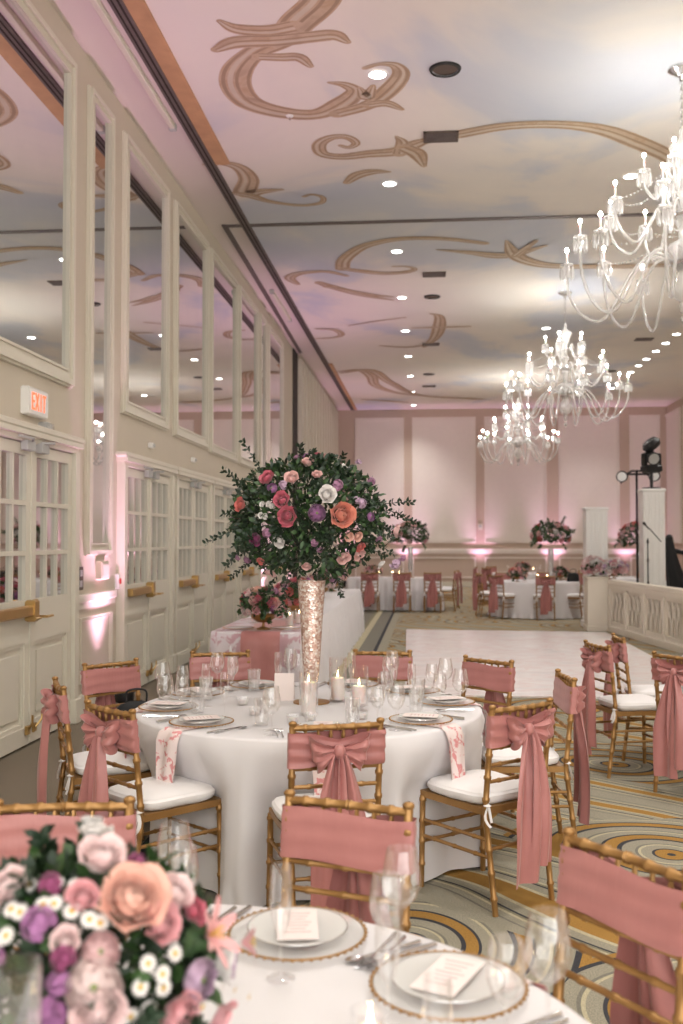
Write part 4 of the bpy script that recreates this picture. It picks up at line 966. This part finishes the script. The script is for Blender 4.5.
bouquet('low_flower_arrangement', 'large low bouquet of blush roses, violet blooms and daisies in the lower left corner', 'flower arrangement', (-.55,1.54,1.0), (.23,.2,.185), FGF, 1500, 10, .04, 12,
    (34, ['blush','pink','white','violet','lav','daisy'], 'low_flower_arrangement', .026), None, (.08,.05), kindmap=dict(violet='stock_blossom', magenta='stock_blossom', lav='ranunculus', blush='rose'), leafmat=('leaf', 'leaf_light'), fs=(.95,.8), dz=.2)
def footed_bowl(x, y, z, r, h, label, mat='gold'):
    e = empty('footed_bowl', (x, y, z), 0, label, 'bowl')
    MB().lathe([(.0005,0), (r*.55,0), (r*.5,h*.08), (r*.12,h*.2), (r*.1,h*.45)], 24).build('foot', mat, e)
    MB().lathe([(r*.1,h*.45), (r*.5,h*.5), (r*.9,h*.75), (r,h), (r*.95,h), (r*.8,h*.75), (.0005,h*.55)], 24).build('bowl', mat, e)
footed_bowl(-.55, 1.54, .758, .1, .13, 'gold footed bowl hidden under the near bouquet')
small = ['hotpink','coral','violet','blush','peach','mauve','pink','blush','pale']
footed_bowl(-1.62, 9.75, .77, .13, .15, 'gold footed bowl at the near end of the head table')
bouquet('head_table_bouquet', 'round pink, coral and purple bouquet in the gold bowl on the head table end', 'flower arrangement', (-1.62,9.75,1.02), (.22,.2,.15), [], 500, 8, .05, 21, (38, small, '', .042), None, (.1,.05), leafmat=('leaf_light','leaf'))
footed_bowl(-1.52, 11.3, .76, .13, .15, 'second gold footed bowl farther along the head table')
bouquet('head_table_bouquet', 'second pink bouquet standing farther along the head table', 'flower arrangement', (-1.52,11.3,1.02), (.26,.2,.17), [], 500, 8, .05, 22, (38, small, '', .045), None, (.1,.05), leafmat=('leaf_light','leaf'))
for i, (x, y) in enumerate(((-1.7,13.3), (-1.66,15.4), (-1.66,17.3))):
    footed_bowl(x, y, .758, .13, .15, 'gold bowl on the head table, %s behind the second bouquet' % ('first','next','last')[i])
    bouquet('head_table_bouquet', 'pink bouquet deeper on the head table, %s behind the second one' % ('first','next','last')[i], 'flower arrangement', (x,y,1.0), (.22,.2,.14), [], 260, 5, .05, 30+i, (26, small, '', .045), None, (.1,.05), leafmat=('leaf_light','leaf'))
for x, y, l in ((-1.42,10.2,'right of the first bouquet'), (-1.36,10.5,'behind the first bouquet'), (-1.85,10.6,'left behind the first bouquet')):
    candle(x, y, .1, .035, 'on the head table '+l, .762, gh=.16)
for i, (x, y) in enumerate(((-1.9,9.95), (-1.4,9.9), (-1.9,10.5), (-1.35,10.9))):
    wine_small.put((x, y, .77), 0, 'wine glass on the near end of the head table, %s' % ('left by the bouquet','right by the bouquet','left behind','right behind')[i])
charger.put((-1.88, 9.8, .766), 0, 'charger plate left of the bouquet on the head table'); charger.put((-1.4, 9.78, .772), 0, 'charger plate right of the bouquet on the head table')
# far tall centrepieces
def tall(x, y, zc, rad, label, seed, wh, n=30):
    vase(x, y, zc-.3-.758, 'clear tall vase under the flowers '+wh, .06, 'crystal')
    bouquet('flower_centerpiece', label, 'flower arrangement', (x, y, zc), rad, [], 800, 14, .07, seed, (n, ['pale','pink','white','blush','pale','coral'], '', .055), None, (.22,.1), leafmat=('leaf_light','leaf'))
tall(2.66, 22.0, 1.76, (.42,.4,.27), 'tall pink and green flower arrangement on the far right round table', 41, 'of the far right round table')
tall(-.42, 23.8, 1.78, (.42,.4,.3), 'tall flower arrangement on the far left table beside the big flower ball', 42, 'of the far left table')
tall(4.98, 24.2, 1.72, (.45,.4,.34), 'tall flower arrangement behind the white column at the right', 43, 'behind the tall white column')
def low(x, y, z, label, seed, rad=(.2,.18,.12), n=26, cols=['pink','blush','pale','peach','coral']):
    footed_bowl(x, y, z, .1, .1, 'small bowl: '+label)
    bouquet('low_flower_arrangement', label, 'flower arrangement', (x, y, z+.17), rad, [], 260 if z < .9 else 110, 4, .05, seed, (n if z < .9 else 60, cols, '', .042 if z < .9 else .055), None, (.08,.05), leafmat=('leaf_light','leaf'))
low(1.9, 21.6, .758, 'low pink flowers at the left of the far right round table', 51); low(2.5, 26.9, .758, 'low pink flowers on the table by the far wall', 52)
low(2.9, 22.4, .758, 'low pink flowers at the right of the far right round table', 53)
low(-1.3, 23.7, .758, 'low pink flowers at the left of the far left table', 54)
low(3.02, 18.6, .99, 'pink rose bouquet on the white pillar, left one', 55, (.2,.18,.17), 34, ['pink','blush','pale','white','blush'])
low(3.36, 18.5, .99-.04, 'pink rose bouquet beside the white pillar, right one', 56, (.24,.2,.15), 34, ['pink','blush','pale','white','lav'])
for k, (c, w) in enumerate(((CRR, 'far right round table'), (CBK, 'table by the far wall'), ((-.9, 23.8), 'far left table'))):
    for j in range(5):
        a = 2*PI*j/5+.3; wine_big.put((c[0]+.5*math.cos(a)*(.9 if k < 2 else 1), c[1]+(.5 if k < 2 else .25)*math.sin(a), .758), 0, 'small distant wine glass on the '+w, 'wine glasses on the '+w)
    for j in range(3):
        a = 2*PI*j/3-.7; candle(c[0]+.28*math.cos(a), c[1]+.2*math.sin(a), .1, .03, 'on the %s, %s one' % (w, ('right','back left','front left')[j]), .758, gh=.15)
# hurricane glass in the near left corner
g = MB(); g.lathe([(.0005,.001), (.038,.001), (.038,.34), (.0365,.34), (.0365,.008), (.0005,.008)], 32)
o = g.build('glass_cylinder', 'glass', loc=(-.54, 1.27, .758)); tag(o, 'clear glass cylinder before the near bouquet in the lower left corner', 'candle holder')
candle(-.10, 1.72, .05, .022, 'low between the near wine glasses', gh=.09)
candle(.02, 1.45, .05, .022, 'low at the bottom picture edge', gh=.09)

# ------------------------------------------------------------------ chandeliers
def mk_chandelier():
    e = empty('crystal_chandelier', cat='chandelier'); e['category'] = 'chandelier'      # origin on the ceiling
    MB().lathe([(.13,-.001), (.13,-.02), (.09,-.05), (.03,-.08), (.02,-.12)], 24).build('canopy', 'silver', e)
    b = MB(); k = 0; z = -.1
    while z > -.62:
        pts = []
        for i in range(10):
            a = 2*PI*i/10; x, zz = .018*math.cos(a), .03*math.sin(a); pts.append((x, 0, z+zz) if k % 2 else (0, x, z+zz))
        b.tube(pts, .0045, 5, True); z -= .045; k += 1
    b.build('chain', 'silver', e)
    b = MB()
    b.lathe([(.015,-.6), (.03,-.64), (.02,-.68), (.04,-.72), (.105,-.76), (.12,-.8), (.09,-.86), (.05,-.95), (.03,-1.02), (.05,-1.06), (.03,-1.1), (.03,-1.2), (.07,-1.24), (.04,-1.3), (.035,-1.45), (.08,-1.52), (.05,-1.58),
             (.04,-1.7), (.12,-1.74), (.16,-1.8), (.15,-1.88), (.08,-1.96), (.05,-2.02), (.09,-2.1), (.12,-2.18), (.09,-2.27), (.03,-2.32), (.045,-2.37), (.03,-2.42), (.001,-2.44)], 18, fl=.05)
    b.build('glass_column', 'crystal', e)
    MB().lathe([(.05,-1.9), (.11,-1.905), (.12,-1.93), (.11,-1.955), (.05,-1.96)], 20).build('hub', 'silver', e)
    MB().lathe([(.04,-1.42), (.08,-1.425), (.09,-1.45), (.08,-1.475), (.04,-1.48)], 20).build('hub', 'silver', e)
    def arm(R, zc, low, a, n0, zh):
        d = Vector((math.cos(a), math.sin(a), 0)); up = Vector((0,0,1)); pt = lambda r, z: d*r+up*z
        b = MB(); P = bez([pt(.09, zh), pt(.09+.16*R, zh+.09), pt(R*.42, zh-.02), pt(R*.66, low), pt(R*.86, low+.05), pt(R*.985, (low+zc)/2), pt(R, zc)], 5)
        n = len(P); b.tube(P, [.013+.0055*(i % 2) for i in range(n)], 6)
        A = b.build('arm', 'crystal', e, ang=80)
        b = MB(); b.lathe([(.006,-.02), (.02,-.012), (.05,0), (.068,.012), (.066,.015), (.045,.005), (.012,-.004), (.014,.02), (.02,.03), (.016,.035), (.0005,.03)], 14, tuple(pt(R, zc)), fl=.04); b.build('drip_pan', 'crystal', A)
        b = MB()
        for k in range(9):
            t = 2*PI*k/9; c = pt(R, zc)+Vector((.064*math.cos(t), .064*math.sin(t), .005))
            b.lathe([(.0005,0), (.005,-.008), (.0005,-.016)], 5, tuple(c)); b.lathe([(.0005,-.018), (.011,-.03), (.013,-.11), (.0005,-.155)], 6, tuple(c))
        b.build('crystal_drops', 'crystal', A, ang=20)
        MB().lathe([(.011,.03), (.011,.14), (.008,.145), (.0005,.145)], 10, tuple(pt(R, zc))).build('candle_sleeve', 'wax', A)
        MB().lathe([(.004,.145), (.013,.153), (.017,.163), (.014,.177), (.0005,.188)], 10, tuple(pt(R, zc))).build('bulb', 'bulb_glow', A)
        return P
    ends = []
    for k in range(12): ends.append(arm(1.15 if k % 2 else 1.02, -1.82 if k % 2 else -1.7, -2.4, 2*PI*k/12+.13, 0, -1.93)[-1])
    e2 = []
    for k in range(8): e2.append(arm(.72, -1.36, -1.75, 2*PI*k/8+.3, 0, -1.45)[-1])
    for k in range(5): arm(.36, -1.0, -1.28, 2*PI*k/5+.5, 0, -1.1)
    def swag(A, B_, sag, n=22):
        b = MB(); A, B_ = Vector(A), Vector(B_)
        for i in range(n+1):
            t = i/n; p = A.lerp(B_, t)-Vector((0,0,sag*4*t*(1-t))); b.lathe([(.0005,-.011), (.01,0), (.0005,.011)], 5, tuple(p))
        b.build('bead_swag', 'crystal', e, ang=20)
    for k in range(8): swag(e2[k], e2[(k+1) % 8], .12, 16)
    for k in range(0, 12, 2): swag(ends[k], Vector((0,0,-1.55)), .12, 20)
    for k in range(0, 8, 2): swag(e2[k], Vector((0,0,-.85)), .08, 18)
    b = MB(); b.lathe([(.0005,.0), (.02,-.02), (.035,-.05), (.02,-.08), (.0005,-.1)], 10, (0,0,-2.44)); b.build('finial', 'crystal', e, ang=20)
    return e
chand = Proto(mk_chandelier)
CH = ((2.50, 9.95), (2.57, 18.85), (2.57, 28.7))
for (x, y), l in zip(CH, ('nearest crystal chandelier cut by the right picture edge', 'middle crystal chandelier with lit candle bulbs', 'farthest crystal chandelier low against the far wall panels')):
    chand.put((x, y, ZC), 0, l, 'crystal chandeliers in a line down the hall')
# ------------------------------------------------------------------ stage side
def column(x0, x1, y0, y1, h, label):
    e = empty('white_column', ((x0+x1)/2, (y0+y1)/2, 0), 0, label, 'column'); hx, hy = (x1-x0)/2, (y1-y0)/2
    MB().box(-hx-.05, hx+.05, -hy-.05, hy+.05, 0, .12, .01).box(-hx-.025, hx+.025, -hy-.025, hy+.025, .12, .2, .02).build('plinth', 'white_gloss', e)
    b = MB(); b.box(-hx, hx, -hy, hy, .2, h-.06)
    for k in range(6):
        x = -hx+.03+(2*hx-.06)*k/5; b.tube([(x, -hy, .25), (x, -hy, h-.12)], .012, 6)
    b.build('shaft', 'white_gloss', e, ang=30)
    MB().box(-hx-.02, hx+.02, -hy-.02, hy+.02, h-.06, h, .015).build('capital', 'white_gloss', e)
column(2.97, 3.37, 19.1, 19.5, 2.27, 'plain white square column behind the pillar end of the balustrade')
column(3.88, 4.26, 18.4, 18.8, 2.58, 'taller white square column behind the balustrade carrying a black stage light')
e = empty('pillar_pedestal', (3.05, 18.6, 0), 0, 'cream square pillar ending the balustrade, pink bouquet on top', 'pillar')
MB().box(-.17, .2, -.22, .22, 0, .95, .006).build('body', 'baluster_paint', e, smooth=False); MB().box(-.2, .23, -.25, .25, .95, .985, .008).build('cap', 'baluster_paint', e); MB().box(-.19, .22, -.24, .24, 0, .1, .008).build('base', 'baluster_paint', e)
e = empty('balustrade', (3.28, 18.3, 0), math.atan2(-3.36, .42), 'cream balustrade of pointed lattice panels along the dance floor', 'railing')
Lb = 7.2; nb = 8; bay = Lb/nb
MB().box(0, Lb, -.07, .07, .86, .94, .012).box(0, Lb, -.05, .05, .78, .86).build('top_rail', 'baluster_paint', e)
MB().box(0, Lb, -.06, .06, .0, .12, .008).build('bottom_rail', 'baluster_paint', e)
for k in range(nb+1): MB().box(k*bay-.045, k*bay+.045, -.05, .05, .12, .8, .005).build('post', 'baluster_paint', e, smooth=False)
for k in range(nb):
    b = MB(); x0, x1 = k*bay+.045, (k+1)*bay-.045; w = x1-x0; n = 4
    for i in range(n):
        for s in (-1, 1):      # crossing pointed-arch ribs
            c = x0+w*(i+.5)/n; p = bez([(c-s*w/n*.5, 0, .12), (c-s*w/n*.38, 0, .4), (c+s*w/n*.15, 0, .62), (c+s*w/n*.5, 0, .78)], 5); b.tube(p, .02, 4)
            b.box(c-s*w/n*.5-.012, c-s*w/n*.5+.012, -.02, .02, .12, .78)
    b.box(x0, x1, -.02, .02, .12, .2).box(x0, x1, -.02, .02, .72, .78)
    b.box(x0, x1, .022, .03, .12, .78)
    b.build('lattice_panel', 'baluster_paint', e, smooth=False)
def par(parent, x, z, name='lamp_head'):
    m_ = Matrix.Translation((x, -.05, z)) @ Matrix.Rotation(PI/2, 4, 'X')
    b = MB(); b.lathe([(.001,-.16), (.07,-.14), (.095,-.06), (.11,.05), (.105,.05), (.085,.0)], 20, mat=m_); h = b.build(name, 'black_plastic', parent)
    MB().lathe([(.0005,.02), (.09,.025)], 20, mat=m_).build('lens', 'plate', h); return h
e = empty('light_stand', (3.95, 19.3, 0), 0, 'black tripod light stand with two round stage lamps behind the tall column', 'light stand')
MB().tube([(0,0,.3), (0,0,2.98)], .022).build('pole', 'black_plastic', e)
for k in range(3):
    a = 2*PI*k/3+.5; MB().tube([(0,0,.75), (.33*math.cos(a), .33*math.sin(a), .02)], .014).build('leg', 'black_plastic', e)
b = MB(); b.tube([(-.3,0,2.82), (-.1,0,2.96), (.1,0,2.96), (.3,0,2.82)], .02); b.tube([(-.3,0,2.9), (.3,0,2.9)], .02)
for s in (-1, 1): b.tube([(s*.29,0,2.72), (s*.29,0,2.95)], .016)
b.build('crossbar', 'black_plastic', e)
par(e, -.29, 2.85); par(e, .31, 2.86)
e = empty('moving_stage_light', (4.07, 18.6, 2.58), .3, 'black moving stage light standing on top of the taller white column', 'stage light')
MB().box(-.12, .12, -.12, .12, 0, .03, .006).tube([(0,0,.03), (0,0,.32)], .03).build('stand', 'black_plastic', e)
b = MB(); b.box(-.15, .15, -.13, .13, .3, .44, .03); b.box(-.17, -.11, -.06, .06, .42, .66, .02); b.box(.11, .17, -.06, .06, .42, .66, .02); b.build('yoke', 'black_plastic', e)
b = MB(); m_ = Matrix.Translation((0,0,.58)) @ Matrix.Rotation(.5, 4, 'Y') @ Matrix.Rotation(1.9, 4, 'X'); b.lathe([(.001,-.17), (.09,-.16), (.11,-.05), (.1,.06), (.12,.1), (.12,.15), (.1,.15)], 20, mat=m_); h = b.build('lamp_head', 'black_plastic', e)
MB().lathe([(.0005,.13), (.1,.135)], 20, mat=m_).build('lens', 'grey_metal', h)
b = MB(); m_ = Matrix.Translation((0,0,.82)) @ Matrix.Rotation(-.7, 4, 'Y'); b.lathe([(.001,-.12), (.14,-.08), (.18,0), (.13,.08), (.001,.11)], 18, mat=m_); b.tube([(0,0,.6), (0,0,.8)], .05); b.build('upper_head', 'black_plastic', e)
e = empty('microphone_stand', (3.78, 17.6, 0), 0, 'thin black microphone stand with boom in front of the tall white column', 'microphone stand')
MB().lathe([(.001,.03), (.12,.02), (.13,0), (.001,0)], 20).build('base', 'black_plastic', e); MB().tube([(0,0,.02), (0,0,1.68)], .011).build('pole', 'black_plastic', e)
b = MB(); b.tube([(.03,0,1.85), (.22,-.02,1.62)], .009); b.build('boom', 'black_plastic', e); MB().lathe([(.001,0), (.012,.02), (.014,.1), (.024,.12), (.026,.15), (.001,.175)], 12, (.03,0,1.83), Matrix.Rotation(-.7, 4, 'Y')).build('microphone', 'black_plastic', e)
b = MB()
for z in (1.62, 1.3, .9): b.lathe([(.012,-.03), (.02,-.02), (.02,.02), (.012,.03)], 10, (0,0,z))
b.build('clamp', 'black_plastic', e)
# black draped stand right of the column
e = empty('draped_equipment', (4.62, 19.3, 0), 0, 'tall slanting black draped shape right of the tall white column', 'draped equipment')
b = MB(); 
def dr(u, v):
    a = 2*PI*u; z = 1.7*(1-v); sp = .07+.3*v**1.3; x = .02+.42*v**1.5+sp*math.cos(a)*(1+.12*math.sin(7*a)*v); return (x-.1, sp*.8*math.sin(a)*(1+.12*math.sin(7*a)*v), z)
b.grid(dr, 48, 20, True); b.lathe([(.07,0), (.05,.05), (.001,.07)], 16, (-.08,0,1.69)); b.build('drape', 'black_cloth', e, ang=80)
b = MB(); b.tube([(.02,0,1.45), (.13,-.05,1.42), (.25,-.08,1.38)], [.045,.04,.035]); b.build('jutting_arm', 'black_cloth', e)
# person in black cut by the right edge
def person(x, y, rz):
    e = empty('person', (x, y, 0), rz, 'dark-haired person in black sitting at the right picture edge behind the balustrade', 'person')
    V = [(0,0,.62), (0,.02,.8), (0,.0,.98), (0,-.01,1.1), (0,0,1.17), (0,.01,1.26), (0,.02,1.36),
         (.17,0,1.07), (.23,.05,.85), (.18,.24,.76), (.16,.3,.76), (-.17,0,1.07), (-.23,.05,.85), (-.18,.24,.76), (-.16,.3,.76),
         (.1,.03,.6), (.13,.42,.6), (.13,.44,.14), (.13,.54,.04), (-.1,.03,.6), (-.13,.42,.6), (-.13,.44,.14), (-.13,.54,.04)]
    E = [(0,1),(1,2),(2,3),(3,4),(4,5),(5,6),(3,7),(7,8),(8,9),(9,10),(3,11),(11,12),(12,13),(13,14),(0,15),(15,16),(16,17),(17,18),(0,19),(19,20),(20,21),(21,22)]
    Rr = [.15,.13,.15,.11,.055,.08,.085,.065,.045,.035,.03,.065,.045,.035,.03,.1,.075,.05,.04,.1,.075,.05,.04]
    def skin(name, V, E, Rr, mat, parent, root=0):
        me = bpy.data.meshes.new(name); me.from_pydata(V, E, []); o = bpy.data.objects.new(name, me); COL.objects.link(o); o.parent = parent
        s = o.modifiers.new('s', 'SKIN'); 
        for i, r_ in enumerate(Rr): me.skin_vertices[0].data[i].radius = (r_, r_*.8 if i < 4 else r_)
        me.skin_vertices[0].data[root].use_root = True; o.modifiers.new('u', 'SUBSURF').render_levels = 2; me.materials.append(M[mat]); return o
    body = skin('body', V, E, Rr, 'skin', e)
    cl = skin('black_clothes', V[:5]+V[7:], [(0,1),(1,2),(2,3),(3,4),(3,5),(5,6),(6,7),(3,9),(9,10),(10,11),(0,13),(13,14),(14,15),(0,17),(17,18),(18,19)], [r_*1.14+.008 for r_ in Rr[:4]]+[.062]+[r_*1.14+.008 for r_ in Rr[7:]], 'black_cloth', e)
    b = MB(); m_ = Matrix.Translation((0,-.02,1.34)) @ Matrix.Diagonal((.105,.12,.135,1)); b.lathe([(.001,-1.1), (.55,-.95), (.92,-.5), (1,0), (.9,.5), (.6,.85), (.001,1.02)], 20, mat=m_); b.build('hair', 'hair', e)
    b = MB(); b.lathe([(.001,.5), (.17,.5), (.18,.46), (.001,.45)], 20); b.tube([(0,0,0), (0,0,.46)], .03); b.lathe([(.001,.02), (.18,.01), (.18,0)], 20)
    s = empty('stool', (x, y, 0), rz, 'black round stool under the person in black', 'stool'); b.build('stool_body', 'black_plastic', s)
person(4.74, 18.2, -1.2)
# bags
def bag(x, y, z, s, label):
    e = empty('handbag', (x, y, z), .4, label, 'bag'); e.scale = (s,)*3
    b = MB(); b.grid(lambda u, v: ((.15-.03*v**2)*(abs(math.cos(2*PI*u))**.6)*(1 if math.cos(2*PI*u) > 0 else -1)*min(1, (1.02-v)*6)**.5, (.06-.02*v)*(abs(math.sin(2*PI*u))**.7)*(1 if math.sin(2*PI*u) > 0 else -1)*min(1, (1.02-v)*6)**.5, .2*v), 30, 10, True); b.build('body', 'black_cloth', e, ang=70)
    MB().tube(bez([(-.07,0,.18), (-.06,0,.27), (.06,0,.27), (.07,0,.18)], 6), .007, 6).build('handle', 'black_cloth', e)
bag(3.1, 21.75, .76, .95, 'small black bag lying on the far right round table')
o_ = Vector((-1.72, 5.79)); bag(o_.x, o_.y, .53, .85, 'dark bag on the seat of the rear left chair')

# ------------------------------------------------------------------ light and camera
for i, (x, y) in enumerate(LAMPS+[(2.59,12.87), (2.59,22.04), (2.59,31.2), (-.49,33.5), (5.6,33.5)]+[(5.6, y) for y in (9.8,12.87,15.9,19,22.94,25,27,30.96)]+[(2.4,6.8), (-.49,6.75), (-.49,3.6), (2.4,3.6), (5.6,6.75), (-.49,.6), (2.4,.6)]):  # the two fixtureless spots by the far wall are added to brighten it
    L = bpy.data.lights.new('downlight_and_fill', 'SPOT'); L.energy = 165; L.color = (1,.97,.93); L.spot_size = math.radians(110); L.spot_blend = 1; L.shadow_soft_size = .085
    o = bpy.data.objects.new('downlight_and_fill', L); COL.objects.link(o); o.location = (x, y, ZC-.03)
w = bpy.data.worlds.new('ambient_fill'); S.world = w; w.use_nodes = True  # even background fill, added through the left-out back wall
w.node_tree.nodes['Background'].inputs[0].default_value = (1,.985,.95,1); w.node_tree.nodes['Background'].inputs[1].default_value = 3.0
cam = bpy.data.cameras.new('camera'); co = bpy.data.objects.new('camera', cam); COL.objects.link(co); S.camera = co
cam.sensor_width = 36; cam.sensor_fit = 'AUTO'; cam.lens = 996/1024*36
co.location = (0, 0, 1.65); co.rotation_euler = (PI/2+math.atan(28/996), 0, math.atan(86.5/996))
cam.dof.use_dof = True; cam.dof.focus_distance = 4.9; cam.dof.aperture_fstop = 2.8
cam.clip_start = .05
S.view_settings.view_transform = 'Standard'; S.view_settings.look = 'None'; S.view_settings.gamma = 1; S.view_settings.use_curve_mapping = False
S.view_settings.exposure = .48
S.cycles.max_bounces = 7; S.cycles.transparent_max_bounces = 32; S.cycles.use_light_tree = True; S.cycles.sample_clamp_indirect = 6
S.cycles.caustics_reflective = False; S.cycles.caustics_refractive = False
